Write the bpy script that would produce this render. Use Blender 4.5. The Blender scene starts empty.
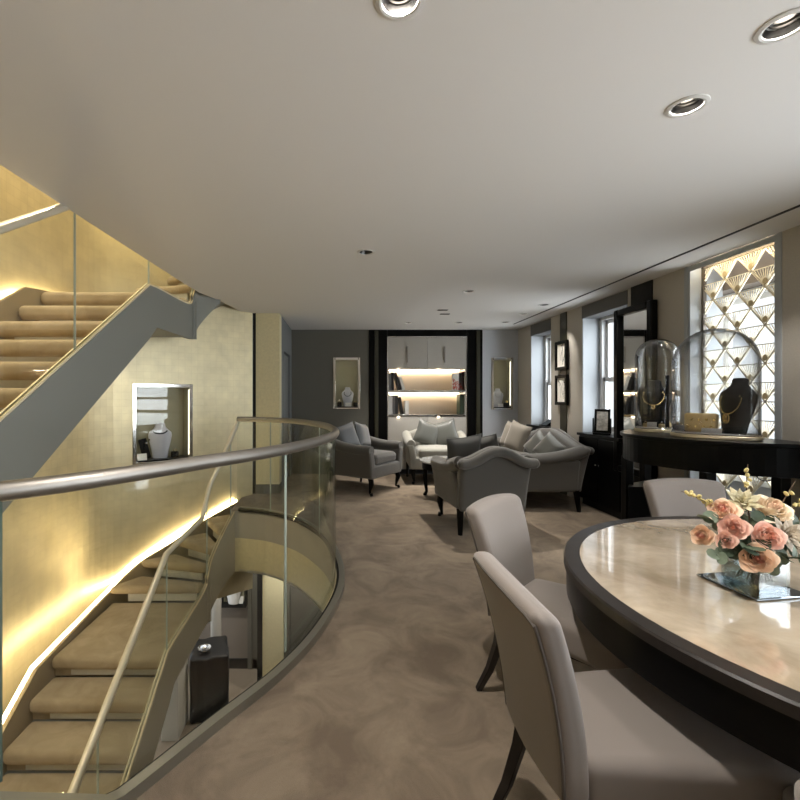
import bpy, bmesh, math, random
from mathutils import Vector, Matrix
random.seed(7)
S = bpy.context.scene
COL = S.collection
PI = math.pi
def R(a): return math.radians(a)

# ------------------------------------------------------------------ materials
def mat(name, col, rough=.5, metal=0, bump=0, bscale=200, var=0, vscale=6, emit=0, ecol=None, coat=0, spec=.5, sheen=0):
    m = bpy.data.materials.new(name); m.use_nodes = True
    nt = m.node_tree; b = nt.nodes['Principled BSDF']
    b.inputs['Base Color'].default_value = (*col, 1)
    b.inputs['Roughness'].default_value = rough
    b.inputs['Metallic'].default_value = metal
    b.inputs['Coat Weight'].default_value = coat
    b.inputs['Coat Roughness'].default_value = .04
    b.inputs['Specular IOR Level'].default_value = spec
    b.inputs['Sheen Weight'].default_value = sheen
    if emit:
        b.inputs['Emission Color'].default_value = (*(ecol or col), 1)
        b.inputs['Emission Strength'].default_value = emit
    tc = nt.nodes.new('ShaderNodeTexCoord')
    if bump:
        n = nt.nodes.new('ShaderNodeTexNoise'); n.inputs['Scale'].default_value = bscale
        n.inputs['Detail'].default_value = 3
        bp = nt.nodes.new('ShaderNodeBump'); bp.inputs['Strength'].default_value = bump; bp.inputs['Distance'].default_value = .004
        nt.links.new(tc.outputs['Object'], n.inputs['Vector'])
        nt.links.new(n.outputs['Fac'], bp.inputs['Height']); nt.links.new(bp.outputs['Normal'], b.inputs['Normal'])
    if var:
        n2 = nt.nodes.new('ShaderNodeTexNoise'); n2.inputs['Scale'].default_value = vscale; n2.inputs['Detail'].default_value = 5
        n2.inputs['Roughness'].default_value = .65
        cr = nt.nodes.new('ShaderNodeValToRGB')
        cr.color_ramp.elements[0].position = .3; cr.color_ramp.elements[1].position = .7
        cr.color_ramp.elements[0].color = (*[c*(1-var) for c in col], 1)
        cr.color_ramp.elements[1].color = (*[min(1, c*(1+var)) for c in col], 1)
        nt.links.new(tc.outputs['Object'], n2.inputs['Vector'])
        nt.links.new(n2.outputs['Fac'], cr.inputs['Fac']); nt.links.new(cr.outputs['Color'], b.inputs['Base Color'])
    return m

def glass(name, tint=(.975, .985, .975), edge=(.80, .86, .82), refl=.55, rough=0.0, power=4):
    m = bpy.data.materials.new(name); m.use_nodes = True
    nt = m.node_tree; nt.nodes.clear()
    out = nt.nodes.new('ShaderNodeOutputMaterial')
    tr = nt.nodes.new('ShaderNodeBsdfTransparent'); gl = nt.nodes.new('ShaderNodeBsdfGlossy')
    gl.inputs['Roughness'].default_value = rough
    lw = nt.nodes.new('ShaderNodeLayerWeight'); lw.inputs['Blend'].default_value = .5
    pw = nt.nodes.new('ShaderNodeMath'); pw.operation = 'POWER'; pw.inputs[1].default_value = power
    ml = nt.nodes.new('ShaderNodeMath'); ml.operation = 'MULTIPLY_ADD'; ml.inputs[1].default_value = refl; ml.inputs[2].default_value = .035
    mc = nt.nodes.new('ShaderNodeMix'); mc.data_type = 'RGBA'
    mc.inputs[6].default_value = (*tint, 1); mc.inputs[7].default_value = (*edge, 1)
    mx = nt.nodes.new('ShaderNodeMixShader')
    L = nt.links.new
    L(lw.outputs['Facing'], pw.inputs[0]); L(pw.outputs[0], ml.inputs[0]); L(ml.outputs[0], mx.inputs[0])
    L(pw.outputs[0], mc.inputs[0]); L(mc.outputs[2], tr.inputs['Color'])
    L(tr.outputs[0], mx.inputs[1]); L(gl.outputs[0], mx.inputs[2]); L(mx.outputs[0], out.inputs['Surface'])
    return m

def emission(name, col, s):
    m = bpy.data.materials.new(name); m.use_nodes = True
    nt = m.node_tree; nt.nodes.clear()
    out = nt.nodes.new('ShaderNodeOutputMaterial'); e = nt.nodes.new('ShaderNodeEmission')
    e.inputs['Color'].default_value = (*col, 1); e.inputs['Strength'].default_value = s
    nt.links.new(e.outputs[0], out.inputs['Surface'])
    return m

def gold_leaf():
    m = bpy.data.materials.new('gold_leaf'); m.use_nodes = True
    nt = m.node_tree; b = nt.nodes['Principled BSDF']; L = nt.links.new
    tc = nt.nodes.new('ShaderNodeTexCoord'); sp = nt.nodes.new('ShaderNodeSeparateXYZ')
    L(tc.outputs['Object'], sp.inputs[0])
    u = nt.nodes.new('ShaderNodeMath'); u.operation = 'MULTIPLY_ADD'; u.inputs[1].default_value = .5
    L(sp.outputs['X'], u.inputs[0]); L(sp.outputs['Y'], u.inputs[2])
    cb = nt.nodes.new('ShaderNodeCombineXYZ'); L(u.outputs[0], cb.inputs['X']); L(sp.outputs['Z'], cb.inputs['Y'])
    br = nt.nodes.new('ShaderNodeTexBrick'); br.offset = 0; br.inputs['Scale'].default_value = 1
    br.inputs['Brick Width'].default_value = .085; br.inputs['Row Height'].default_value = .085
    br.inputs['Mortar Size'].default_value = .004; br.inputs['Mortar Smooth'].default_value = .8
    br.inputs['Color1'].default_value = (.70, .62, .41, 1); br.inputs['Color2'].default_value = (.73, .65, .435, 1)
    br.inputs['Mortar'].default_value = (.66, .58, .38, 1); br.inputs['Bias'].default_value = 0
    L(cb.outputs[0], br.inputs['Vector'])
    n = nt.nodes.new('ShaderNodeTexNoise'); n.inputs['Scale'].default_value = 5; n.inputs['Detail'].default_value = 8
    L(tc.outputs['Object'], n.inputs['Vector'])
    mx = nt.nodes.new('ShaderNodeMix'); mx.data_type = 'RGBA'; mx.blend_type = 'MULTIPLY'; mx.inputs[0].default_value = .6
    cr = nt.nodes.new('ShaderNodeValToRGB'); cr.color_ramp.elements[0].color = (.75, .74, .72, 1); cr.color_ramp.elements[1].color = (1.05, 1.04, 1, 1)
    cr.color_ramp.elements[0].position = .3; cr.color_ramp.elements[1].position = .7
    L(n.outputs['Fac'], cr.inputs['Fac']); L(br.outputs['Color'], mx.inputs[6]); L(cr.outputs['Color'], mx.inputs[7])
    L(mx.outputs[2], b.inputs['Base Color'])
    b.inputs['Metallic'].default_value = .55; b.inputs['Roughness'].default_value = .42
    n2 = nt.nodes.new('ShaderNodeTexNoise'); n2.inputs['Scale'].default_value = 40; n2.inputs['Detail'].default_value = 4
    L(tc.outputs['Object'], n2.inputs['Vector'])
    bp = nt.nodes.new('ShaderNodeBump'); bp.inputs['Strength'].default_value = .25; bp.inputs['Distance'].default_value = .003
    L(n2.outputs['Fac'], bp.inputs['Height']); L(bp.outputs['Normal'], b.inputs['Normal'])
    return m

def carpet_mat(name, c0, c1):
    m = mat(name, c0, rough=1, bump=.9, bscale=330, spec=.1, sheen=.15)
    nt = m.node_tree; b = nt.nodes['Principled BSDF']; L = nt.links.new
    tc = nt.nodes.new('ShaderNodeTexCoord')
    n = nt.nodes.new('ShaderNodeTexNoise'); n.inputs['Scale'].default_value = 3.2; n.inputs['Detail'].default_value = 7; n.inputs['Roughness'].default_value = .65; n.inputs['Distortion'].default_value = .8
    cr = nt.nodes.new('ShaderNodeValToRGB'); cr.color_ramp.elements[0].color = (*c0, 1); cr.color_ramp.elements[1].color = (*c1, 1)
    cr.color_ramp.elements[0].position = .36; cr.color_ramp.elements[1].position = .66
    L(tc.outputs['Object'], n.inputs['Vector']); L(n.outputs['Fac'], cr.inputs['Fac']); L(cr.outputs['Color'], b.inputs['Base Color'])
    return m

def onyx_mat():
    m = mat('onyx', (.62, .5, .36), rough=.16, coat=1, spec=.6)
    m.node_tree.nodes['Principled BSDF'].inputs['Coat IOR'].default_value = 1.8; m.node_tree.nodes['Principled BSDF'].inputs['Coat Roughness'].default_value = .01
    nt = m.node_tree; b = nt.nodes['Principled BSDF']; L = nt.links.new
    tc = nt.nodes.new('ShaderNodeTexCoord')
    n = nt.nodes.new('ShaderNodeTexNoise'); n.inputs['Scale'].default_value = 3.6; n.inputs['Detail'].default_value = 9; n.inputs['Roughness'].default_value = .62; n.inputs['Distortion'].default_value = .5
    cr = nt.nodes.new('ShaderNodeValToRGB'); e = cr.color_ramp.elements
    e[0].position = .3; e[0].color = (.31, .24, .16, 1); e[1].position = .72; e[1].color = (.64, .53, .40, 1)
    e2 = e.new(.5); e2.color = (.45, .365, .265, 1)
    L(tc.outputs['Object'], n.inputs['Vector']); L(n.outputs['Fac'], cr.inputs['Fac']); L(cr.outputs['Color'], b.inputs['Base Color'])
    return m

M = dict(
    ceiling=mat('ceiling_paint', (.72, .71, .70), rough=.95, spec=.15),
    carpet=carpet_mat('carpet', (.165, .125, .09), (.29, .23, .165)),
    stair_carpet_lit=carpet_mat('stair_carpet_lit', (.42, .325, .20), (.58, .465, .305)),  # lightened in colour to stand in for light on the treads
    wall_dark=mat('dark_taupe_wall', (.135, .128, .105), rough=.8, bump=.15, bscale=300),
    wall_grey=mat('grey_wall', (.54, .56, .60), rough=.8, bump=.15, bscale=300),
    wall_right=mat('taupe_wallpaper', (.47, .44, .39), rough=.75, bump=.2, bscale=400, var=.06, vscale=90),
    reveal=mat('reveal_paint', (.40, .425, .45), rough=.6),
    beam=mat('beam_grey', (.12, .12, .12), rough=.8),
    gold=gold_leaf(),
    column=mat('gold_panel', (.74, .67, .43), rough=.45, metal=.15, var=.08, vscale=30),
    black=mat('black_lacquer', (.003, .003, .003), rough=.28, spec=.12),
    blackm=mat('black_matt', (.008, .008, .008), rough=.6, spec=.3),
    olive=mat('olive_band', (.032, .030, .015), rough=.35),
    darkwood=mat('dark_wood', (.02, .016, .014), rough=.35, var=.25, vscale=25, spec=.3),
    onyx=onyx_mat(),
    dining=mat('taupe_linen', (.235, .203, .183), rough=.9, bump=.35, bscale=900, sheen=.3, spec=.2),
    piping=mat('dark_piping', (.10, .085, .075), rough=.8),
    sofa=mat('grey_velvet', (.112, .106, .096), rough=.9, bump=.3, bscale=700, sheen=.4, spec=.2),
    pale=mat('pale_grey_fabric', (.32, .31, .27), rough=.9, bump=.3, bscale=700, sheen=.3, spec=.2),
    cushgrey=mat('grey_satin', (.085, .088, .092), rough=.5, sheen=.4, bump=.3, bscale=60),
    cushsilver=mat('silver_satin', (.155, .16, .148), rough=.42, sheen=.4, bump=.3, bscale=40),
    cushsilver_dim=mat('silver_satin_dim', (.085, .088, .078), rough=.45, sheen=.3, bump=.3, bscale=40),  # silver satin darkened in colour to offset the strong downlight
    cushdark=mat('dark_grey_cloth', (.06, .058, .052), rough=.7, sheen=.3),
    cushcream=mat('cream_cloth', (.22, .195, .16), rough=.7, sheen=.3),
    rail=mat('brushed_champagne_metal', (.30, .28, .255), rough=.48, metal=1),
    railgold=mat('pale_gold_metal', (.66, .59, .45), rough=.4, metal=1),
    chrome=mat('polished_nickel', (.75, .73, .70), rough=.12, metal=1),
    stringer=mat('stringer_paint', (.22, .225, .205), rough=.55),
    stringer_pale=mat('stringer_paint_pale', (.46, .42, .32), rough=.5),
    stringer_brown=mat('stringer_side_carpet', (.30, .235, .14), rough=.9),
    trimgold=mat('cream_gold_trim', (.82, .72, .50), rough=.4, metal=.2),
    railpale=mat('pale_rail_metal', (.72, .66, .53), rough=.35, metal=.45),
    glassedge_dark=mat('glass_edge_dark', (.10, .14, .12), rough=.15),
    fascia=mat('fascia_paint', (.46, .43, .36), rough=.6),
    curb=mat('curb_metal', (.30, .29, .25), rough=.35, metal=.7),
    white=mat('white_paint', (.80, .80, .80), rough=.45),
    riser=mat('riser_panel', (.72, .70, .62), rough=.35),
    cabinet=mat('cabinet_lacquer', (.43, .41, .375), rough=.35, var=.03, vscale=50),
    shelfback=mat('shelf_lining', (.74, .62, .48), rough=.6),
    glass=glass('balustrade_glass'),
    pane=glass('window_glass', (.97, .98, .98), (.8, .85, .85), .5),
    clearglass=glass('cloche_glass', (.97, .975, .98), (.02, .02, .02), .45, power=1.5),
    vaseglass=glass('vase_glass', (.92, .955, .96), (.30, .36, .38), .9, power=2),
    glassedge=mat('glass_edge', (.46, .52, .47), rough=.15, spec=.6),
    mirror=mat('mirror_glass', (.86, .87, .87), rough=.02, metal=1),
    mirrortray=mat('mirror_tray', (.20, .23, .26), rough=.03, metal=1),
    grille=mat('grille_gold', (.85, .77, .60), rough=.4, metal=.25),
    gold_metal=mat('gold_metal', (.85, .63, .26), rough=.2, metal=1),
    clutch=mat('gold_brocade', (.80, .60, .30), rough=.4, metal=.3, bump=.5, bscale=120),
    velvet=mat('black_velvet', (.008, .008, .009), rough=.8, spec=.2),
    bustgrey=mat('silver_grey_velvet', (.55, .56, .64), rough=.55, sheen=.3),
    card=mat('white_card', (.85, .84, .82), rough=.6),
    diamond=mat('bright_stones', (.85, .86, .9), rough=.1, metal=.9),
    led=emission('warm_led', (1, .80, .47), 22),
    ledw=emission('soft_led', (1, .82, .60), 22),
    bulb=emission('lamp_bulb', (1, .90, .78), 18),
    can=mat('lamp_can', (.07, .068, .065), rough=.28, metal=1),
    trim=mat('downlight_trim', (.62, .61, .59), rough=.5),
    niche=mat('niche_lining', (.34, .32, .22), rough=.5),
    floor_low=mat('lower_carpet', (.27, .215, .16), rough=1, bump=.4, bscale=200, spec=.1),
    wall_low=mat('lower_wall', (.20, .165, .135), rough=.8),
    pic=mat('picture_mount', (.88, .85, .78), rough=.7, var=.04, vscale=12),
    ink=mat('picture_ink', (.06, .05, .045), rough=.8),
    silverpic=mat('silver_picture', (.55, .54, .52), rough=.3, metal=.5, var=.6, vscale=14),
    leaf=mat('eucalyptus_leaf', (.17, .22, .16), rough=.65, var=.25, vscale=40),
    darkleaf=mat('dark_leaf', (.07, .10, .06), rough=.55, var=.2, vscale=40),
    twig=mat('twig_bark', (.12, .08, .045), rough=.8),
    bud=mat('catkin_bud', (.62, .50, .20), rough=.7),
    rose1=mat('peach_rose', (.90, .66, .49), rough=.6, var=.12, vscale=30),
    rose2=mat('pink_rose', (.90, .61, .51), rough=.6, var=.12, vscale=30),
    rose3=mat('cream_rose', (.90, .76, .58), rough=.6, var=.08, vscale=30),
    rosecore=mat('rose_heart', (.84, .46, .35), rough=.6),
    succ=mat('succulent_leaf', (.50, .42, .32), rough=.55, var=.25, vscale=40),
    succgreen=mat('pale_succulent_leaf', (.58, .52, .33), rough=.55, var=.2, vscale=40),
    water=glass('vase_water', (.72, .74, .72), (.3, .32, .32), .5),
    pebble=mat('vase_pebble', (.35, .33, .30), rough=.6),
)
for n, c in dict(bk_black=(.015, .015, .016), bk_grey=(.12, .12, .12), bk_white=(.7, .69, .66), bk_red=(.22, .02, .03), bk_green=(.03, .05, .03), bk_silver=(.4, .4, .39)).items():
    M[n] = mat(n, c, rough=.5)

# ------------------------------------------------------------------ mesh builder
class MB:
    def __init__(s): s.v = []; s.f = []
    def add(s, vs, fs):
        o = len(s.v); s.v += [tuple(v) for v in vs]; s.f += [tuple(i+o for i in f) for f in fs]; return s
    def box(s, x0, x1, y0, y1, z0, z1, rz=0, c=None):
        vs = [(x, y, z) for z in (z0, z1) for y in (y0, y1) for x in (x0, x1)]
        if rz:
            cx, cy = c if c else ((x0+x1)/2, (y0+y1)/2); ca, sa = math.cos(rz), math.sin(rz)
            vs = [(cx+(x-cx)*ca-(y-cy)*sa, cy+(x-cx)*sa+(y-cy)*ca, z) for x, y, z in vs]
        return s.add(vs, [(0, 2, 3, 1), (4, 5, 7, 6), (0, 1, 5, 4), (2, 6, 7, 3), (0, 4, 6, 2), (1, 3, 7, 5)])
    def prism(s, poly, z0, z1):
        n = len(poly)
        a = sum(poly[i][0]*poly[(i+1) % n][1]-poly[(i+1) % n][0]*poly[i][1] for i in range(n))
        if a < 0: poly = poly[::-1]
        vs = [(x, y, z0) for x, y in poly]+[(x, y, z1) for x, y in poly]
        return s.add(vs, [tuple(range(n))[::-1], tuple(range(n, 2*n))]+[(i, (i+1) % n, n+(i+1) % n, n+i) for i in range(n)])
    def bar(s, a, b, w, t=None, up=(0, 0, 1)):            # rectangular bar from a to b
        a, b = Vector(a), Vector(b); d = (b-a).normalized(); t = t or w
        u = d.cross(Vector(up))
        if u.length < 1e-4: u = d.cross(Vector((1, 0, 0)))
        u.normalize(); w2 = u.cross(d)
        vs = [p+u*i*w/2+w2*j*t/2 for p in (a, b) for i, j in ((-1, -1), (1, -1), (1, 1), (-1, 1))]
        return s.add(vs, [(3, 2, 1, 0), (4, 5, 6, 7), (0, 1, 5, 4), (1, 2, 6, 5), (2, 3, 7, 6), (3, 0, 4, 7)])
    def tube(s, pts, r, n=10, closed=False):
        pts = [Vector(p) for p in pts]; k = len(pts)
        rs = r if isinstance(r, (list, tuple)) else [r]*k
        vs = []; prev = None
        for i, p in enumerate(pts):
            if closed: d = pts[(i+1) % k]-pts[i-1]
            else: d = pts[min(i+1, k-1)]-pts[max(i-1, 0)]
            d.normalize()
            if prev is None:
                u = d.cross(Vector((0, 0, 1)))
                if u.length < .05: u = d.cross(Vector((0, 1, 0)))
            else: u = prev-d*prev.dot(d)
            u.normalize(); prev = u; w = d.cross(u)
            vs += [p+(u*math.cos(2*PI*j/n)+w*math.sin(2*PI*j/n))*rs[i] for j in range(n)]
        fs = []
        for i in range(k if closed else k-1):
            a = i*n; b = ((i+1) % k)*n
            fs += [(a+j, a+(j+1) % n, b+(j+1) % n, b+j) for j in range(n)]
        if not closed: fs += [tuple(range(n))[::-1], tuple(range((k-1)*n, k*n))]
        return s.add(vs, fs)
    def lathe(s, prof, c=(0, 0, 0), n=24, sx=1, sy=1, rz=0, tilt=None, caps=True):  # prof: list of (r, z)
        vs = []; fs = []
        ca, sa = math.cos(rz), math.sin(rz)
        for r, z in prof:
            for j in range(n):
                x = r*sx*math.cos(2*PI*j/n); y = r*sy*math.sin(2*PI*j/n)
                vs.append(Vector((x*ca-y*sa, x*sa+y*ca, z)))
        if tilt: vs = [tilt @ v for v in vs]
        vs = [v+Vector(c) for v in vs]
        for i in range(len(prof)-1):
            a = i*n; b = a+n
            fs += [(a+j, a+(j+1) % n, b+(j+1) % n, b+j) for j in range(n)]
        if caps and prof[0][0] > 1e-5: fs.append(tuple(range(n))[::-1])
        if caps and prof[-1][0] > 1e-5: fs.append(tuple(range((len(prof)-1)*n, len(prof)*n)))
        return s.add(vs, fs)
    def ball(s, c, r, n=12, sc=(1, 1, 1)):
        vs = []; m = n//2
        for i in range(m+1):
            a = PI*i/m
            for j in range(n):
                b = 2*PI*j/n
                vs.append((c[0]+r*sc[0]*math.sin(a)*math.cos(b), c[1]+r*sc[1]*math.sin(a)*math.sin(b), c[2]-r*sc[2]*math.cos(a)))
        fs = [(i*n+j, i*n+(j+1) % n, (i+1)*n+(j+1) % n, (i+1)*n+j) for i in range(m) for j in range(n)]
        return s.add(vs, fs)
    def rbox(s, c, h, r, seg=3, m=4, fn=None):           # soft rounded box with half sizes h; fn deforms local points
        r = min(r, *[x*.999 for x in h])
        ax = []
        for hh in h:
            l = [-hh+r*(1-math.cos(PI/2*i/seg)) for i in range(seg)]
            l = [-hh+r*i/seg for i in range(seg)]
            mid = [-(hh-r)+2*(hh-r)*i/m for i in range(m+1)]
            ax.append(l+mid+[-q for q in l[::-1]])
        idx = {}; vs = []
        def vert(p):
            k = tuple(round(q, 6) for q in p)
            if k not in idx:
                inner = Vector([max(-(h[i]-r), min(h[i]-r, p[i])) for i in range(3)])
                d = Vector(p)-inner
                q = Vector([math.tan(x/r*PI/4)*r if r > 0 else x for x in d])
                v = inner+(q.normalized()*r if q.length > 0 else q)
                if fn: v = Vector(fn(v.x, v.y, v.z))
                idx[k] = len(vs); vs.append(v+Vector(c))
            return idx[k]
        fs = []
        for a in range(3):
            b, d = (a+1) % 3, (a+2) % 3
            for sg in (-1, 1):
                for i in range(len(ax[b])-1):
                    for j in range(len(ax[d])-1):
                        q = []
                        for (ii, jj) in ((i, j), (i+1, j), (i+1, j+1), (i, j+1)):
                            p = [0, 0, 0]; p[a] = sg*h[a]; p[b] = ax[b][ii]; p[d] = ax[d][jj]; q.append(vert(p))
                        fs.append(tuple(q if sg > 0 else q[::-1]))
        return s.add(vs, fs)
    def rot(s, mtx):
        s.v = [tuple(mtx @ Vector(v)) for v in s.v]; return s

def catmull(pts, k=8):
    P = [Vector(p) for p in pts]; P = [P[0]*2-P[1]]+P+[P[-1]*2-P[-2]]; out = []
    for i in range(1, len(P)-2):
        for j in range(k):
            t = j/k; a, b, c, d = P[i-1:i+3]
            out.append(.5*((2*b)+(c-a)*t+(2*a-5*b+4*c-d)*t*t+(3*b-a-3*c+d)*t*t*t))
    out.append(P[-2]); return out

def obj(name, mb, m, parent=None, smooth=35, bevel=0, seg=2, sub=0):
    me = bpy.data.meshes.new(name); me.from_pydata(mb.v, [], mb.f); me.update()
    me.materials.append(M[m] if isinstance(m, str) else m)
    if smooth:
        for p in me.polygons: p.use_smooth = True
        me.set_sharp_from_angle(angle=R(smooth))
    o = bpy.data.objects.new(name, me); COL.objects.link(o)
    if parent: o.parent = parent
    if bevel:
        b = o.modifiers.new('Bevel', 'BEVEL'); b.width = bevel; b.segments = seg; b.limit_method = 'ANGLE'; b.angle_limit = R(40)
        b.harden_normals = False
    return o
def tag(o, label, cat, group=None):
    o['label'] = label; o['category'] = cat
    if group: o['group'] = group
    return o
def thing(name, label, cat, loc=(0, 0, 0), rz=0, group=None):
    o = bpy.data.objects.new(name, None); COL.objects.link(o); o.empty_display_size = .1
    o.location = loc; o.rotation_euler = (0, 0, rz)
    return tag(o, label, cat, group)
def struct(name, mb, m, parent=None, **k):
    o = obj(name, mb, m, parent, **k)
    if not parent: o['kind'] = 'structure'
    return o
def kids(o): return [c for c in bpy.data.objects if c.parent == o]
def dup(o, loc, rz, label, group=None):
    def cp(q, par):
        c = q.copy(); COL.objects.link(c)
        if par: c.parent = par
        for ch in kids(q): cp(ch, c)
        return c
    r = cp(o, None); r.location = loc; r.rotation_euler = (0, 0, rz); r['label'] = label
    if group: r['group'] = group
    return r
def wall_cells(mb, o, u, n, L, z0, z1, th, holes):
    """wall of length L from o along u, thickness th along n, with rectangular openings (u0,u1,z0,z1)"""
    us = sorted({0, L, *[h[0] for h in holes], *[h[1] for h in holes]}); zs = sorted({z0, z1, *[h[2] for h in holes], *[h[3] for h in holes]})
    o, u, n = Vector(o), Vector(u), Vector(n)
    for a, b in zip(us, us[1:]):
        run = None
        for c, d in zip(zs, zs[1:]):
            hole = any(h[0] < (a+b)/2 < h[1] and h[2] < (c+d)/2 < h[3] for h in holes)
            if hole: run = None; continue
            p = [o+u*a, o+u*b, o+u*b+n*th, o+u*a+n*th]
            mb.prism([(q.x, q.y) for q in p], c, d)
    return mb

# ------------------------------------------------------------------ shell
ZC = 2.59; XW = 3.2; YF = 8.0; XG = -2.85
ZL = -3.33; ZLC = -.74
GA = (-2.85, 5.1); GB = (-1.25, 6.36)                      # start and end of the slanted gold wall
gd = Vector((GB[0]-GA[0], GB[1]-GA[1])); GL = gd.length; gd.normalize(); gn = Vector((-gd.y, gd.x))   # gn points away from the room

gpath = [(-1.55, .98), (-1.22, 1.12), (-1.0, 1.30), (-.81, 1.52), (-.575, 1.885), (-.355, 2.22), (-.195, 2.57), (-.075, 3.0), (-.035, 3.35), (-.055, 3.72), (-.14, 4.2), (-.30, 4.6), (-.54, 4.98), (-.88, 5.27), (-1.24, 5.40)]
gp = catmull([(x, y, 0) for x, y in gpath], 10)
ve = []
for i_, p in list(enumerate(gp))[::-3]:
    d_ = (gp[min(i_+1, len(gp)-1)]-gp[max(i_-1, 0)]).normalized()
    ve.append((p.x+d_.y*.03, p.y-d_.x*.03))
floor_poly = [(-2.85, -2.2), (3.2, -2.2), (3.2, 8.0), (-.88, 8.0), (-.88, 6.4), (-1.22, 6.38), (-1.36, 6.15), (-1.34, 5.43)]+ve+[(-2.85, .4)]
struct('floor', MB().prism(floor_poly, -.02, 0), 'carpet', smooth=0)
rec = MB()                                                     # carpet running into the window recesses
rec.box(3.2, 3.5, 6.75, 7.46, -.1, 0); rec.box(3.2, 3.5, 4.95, 5.88, -.1, 0); rec.box(3.2, 3.5, 3.25, 4.1, -.1, 0); rec.box(-1.2, -.88, 6.45, 8.0, -.1, 0)
struct('floor_recess', rec, 'carpet', smooth=0)

# ceiling: a sheet with round openings for the downlights
LIGHTS = [(.18, 1.335), (1.43, 1.43), (1.424, 1.826), (.215, 3.677), (1.462, 5.043), (1.108, 7.2), (1.927, 7.2), (2.66, 6.45), (2.66, 5.8), (2.66, 7.15), (.2, -.9), (1.43, -.9)]  # last two are unseen, added behind the camera as fill
ceil_poly = [(-1.75, -2.2), (3.2, -2.2), (3.2, 8.0), (-1.25, 8.0), (-1.25, 6.62), (-1.40, 6.3), (-1.5, 5.57), (-1.62, 5.12), (-1.66, 4.5), (-1.72, 3.1), (-1.75, 2.2)]
bm = bmesh.new()
def loop(pts, z):
    v = [bm.verts.new((x, y, z)) for x, y in pts]
    return [bm.edges.new((v[i], v[(i+1) % len(v)])) for i in range(len(v))]
es = loop(ceil_poly, ZC)
for lx, ly in LIGHTS: es += loop([(lx+.056*math.cos(2*PI*k/24), ly+.056*math.sin(2*PI*k/24)) for k in range(24)], ZC)
bmesh.ops.triangle_fill(bm, use_beauty=True, use_dissolve=False, edges=es)
tv = [bm.verts.new((x, y, ZC+.7)) for x, y in ceil_poly]; bm.faces.new(tv)
bv = [bm.verts.new((x, y, ZC)) for x, y in ceil_poly]
for i in range(len(tv)): bm.faces.new((bv[i], bv[(i+1) % len(bv)], tv[(i+1) % len(bv)], tv[i]))
bmesh.ops.recalc_face_normals(bm, faces=bm.faces)
me = bpy.data.meshes.new('ceiling'); bm.to_mesh(me); bm.free(); me.materials.append(M['ceiling'])
co = bpy.data.objects.new('ceiling', me); COL.objects.link(co); co['kind'] = 'structure'

# gold wall: straight run, rounded corner, slanted run with the display niche opening
NU0, NU1, NZ0, NZ1 = .46, 1.15, .585, 1.53
gw = MB()
gw.prism([(XG, -2.2), (XG, 4.75), (XG-.25, 4.75), (XG-.25, -2.2)], ZL, 5.6)
arc_in = []; arc_out = []
for k in range(9):
    t = k/8
    p = Vector((XG, 4.75))*(1-t)**2+Vector(GA)*2*t*(1-t)+(Vector(GA)+gd*.3)*t*t
    dd = (Vector(GA)-Vector((XG, 4.75)))*(1-t)+(gd*.3)*t; nn = Vector((-dd.y, dd.x)).normalized()
    arc_in.append((p.x, p.y)); arc_out.append((p.x+nn.x*.25, p.y+nn.y*.25))
for k in range(8): gw.prism([arc_in[k], arc_in[k+1], arc_out[k+1], arc_out[k]], ZL, 5.6)
o3 = Vector(GA)+gd*.3
wall_cells(gw, (o3.x, o3.y, 0), (gd.x, gd.y, 0), (gn.x, gn.y, 0), GL-.3, -1.35, 5.6, .3, [(NU0-.3, NU1-.3, NZ0, NZ1)])
struct('wall_left', gw, 'gold', smooth=0)
struct('wall_back', MB().box(-2.85, 3.2, -2.4, -2.2, ZL, 5.6), 'wall_right', smooth=0)
struct('wall_stairwell', MB().box(-1.1, -1.0, -2.2, 6.7, ZC+.7, 5.6).box(-2.85, -1.0, 6.45, 6.6, ZC+.71, 5.6), 'gold', smooth=0)
struct('ceiling_upper', MB().box(-3.1, -1.0, -2.4, 7.4, 5.6, 5.7), 'ceiling', smooth=0)

# gold-fronted column with a black strip and the grey return wall with its door
struct('column_gold', MB().box(-1.21, -.87, 6.4, 6.62, .13, ZC), 'column', smooth=0)
struct('trim_column', MB().box(-1.255, -1.211, 6.39, 6.62, .0, ZC), 'blackm', smooth=0)
struct('baseboard_column', MB().box(-1.215, -.868, 6.385, 6.62, 0, .13), 'wall_dark', bevel=.004)
wr = MB(); wall_cells(wr, (-.87, 6.62, 0), (0, 1, 0), (-1, 0, 0), 1.38, 0, ZC, .12, [(.3, 1.15, 0, 2.1)])
struct('wall_return', wr, mat('return_wall', (.17, .175, .175), rough=.8), smooth=0)
struct('wall_leak_backing', MB().box(-1.12, -1.06, 6.62, 8.0, 0, ZC), 'wall_dark', smooth=0)  # backing added to block a light leak at the door
d1 = thing('door_1', 'grey flush door in the return wall beside the gold column', 'door', (-.905, 6.93, 0)); d1['kind'] = 'structure'
for k in ('label', 'category'): del d1[k]
obj('door_leaf', MB().box(-.03, .0, .01, .82, .01, 2.08), mat('door_paint', (.20, .205, .20), rough=.5), d1, bevel=.003)
obj('door_handle', MB().tube([(.0, .08, 1.0), (.045, .08, 1.0), (.045, .18, 1.0)], .009, 8), 'chrome', d1)

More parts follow.
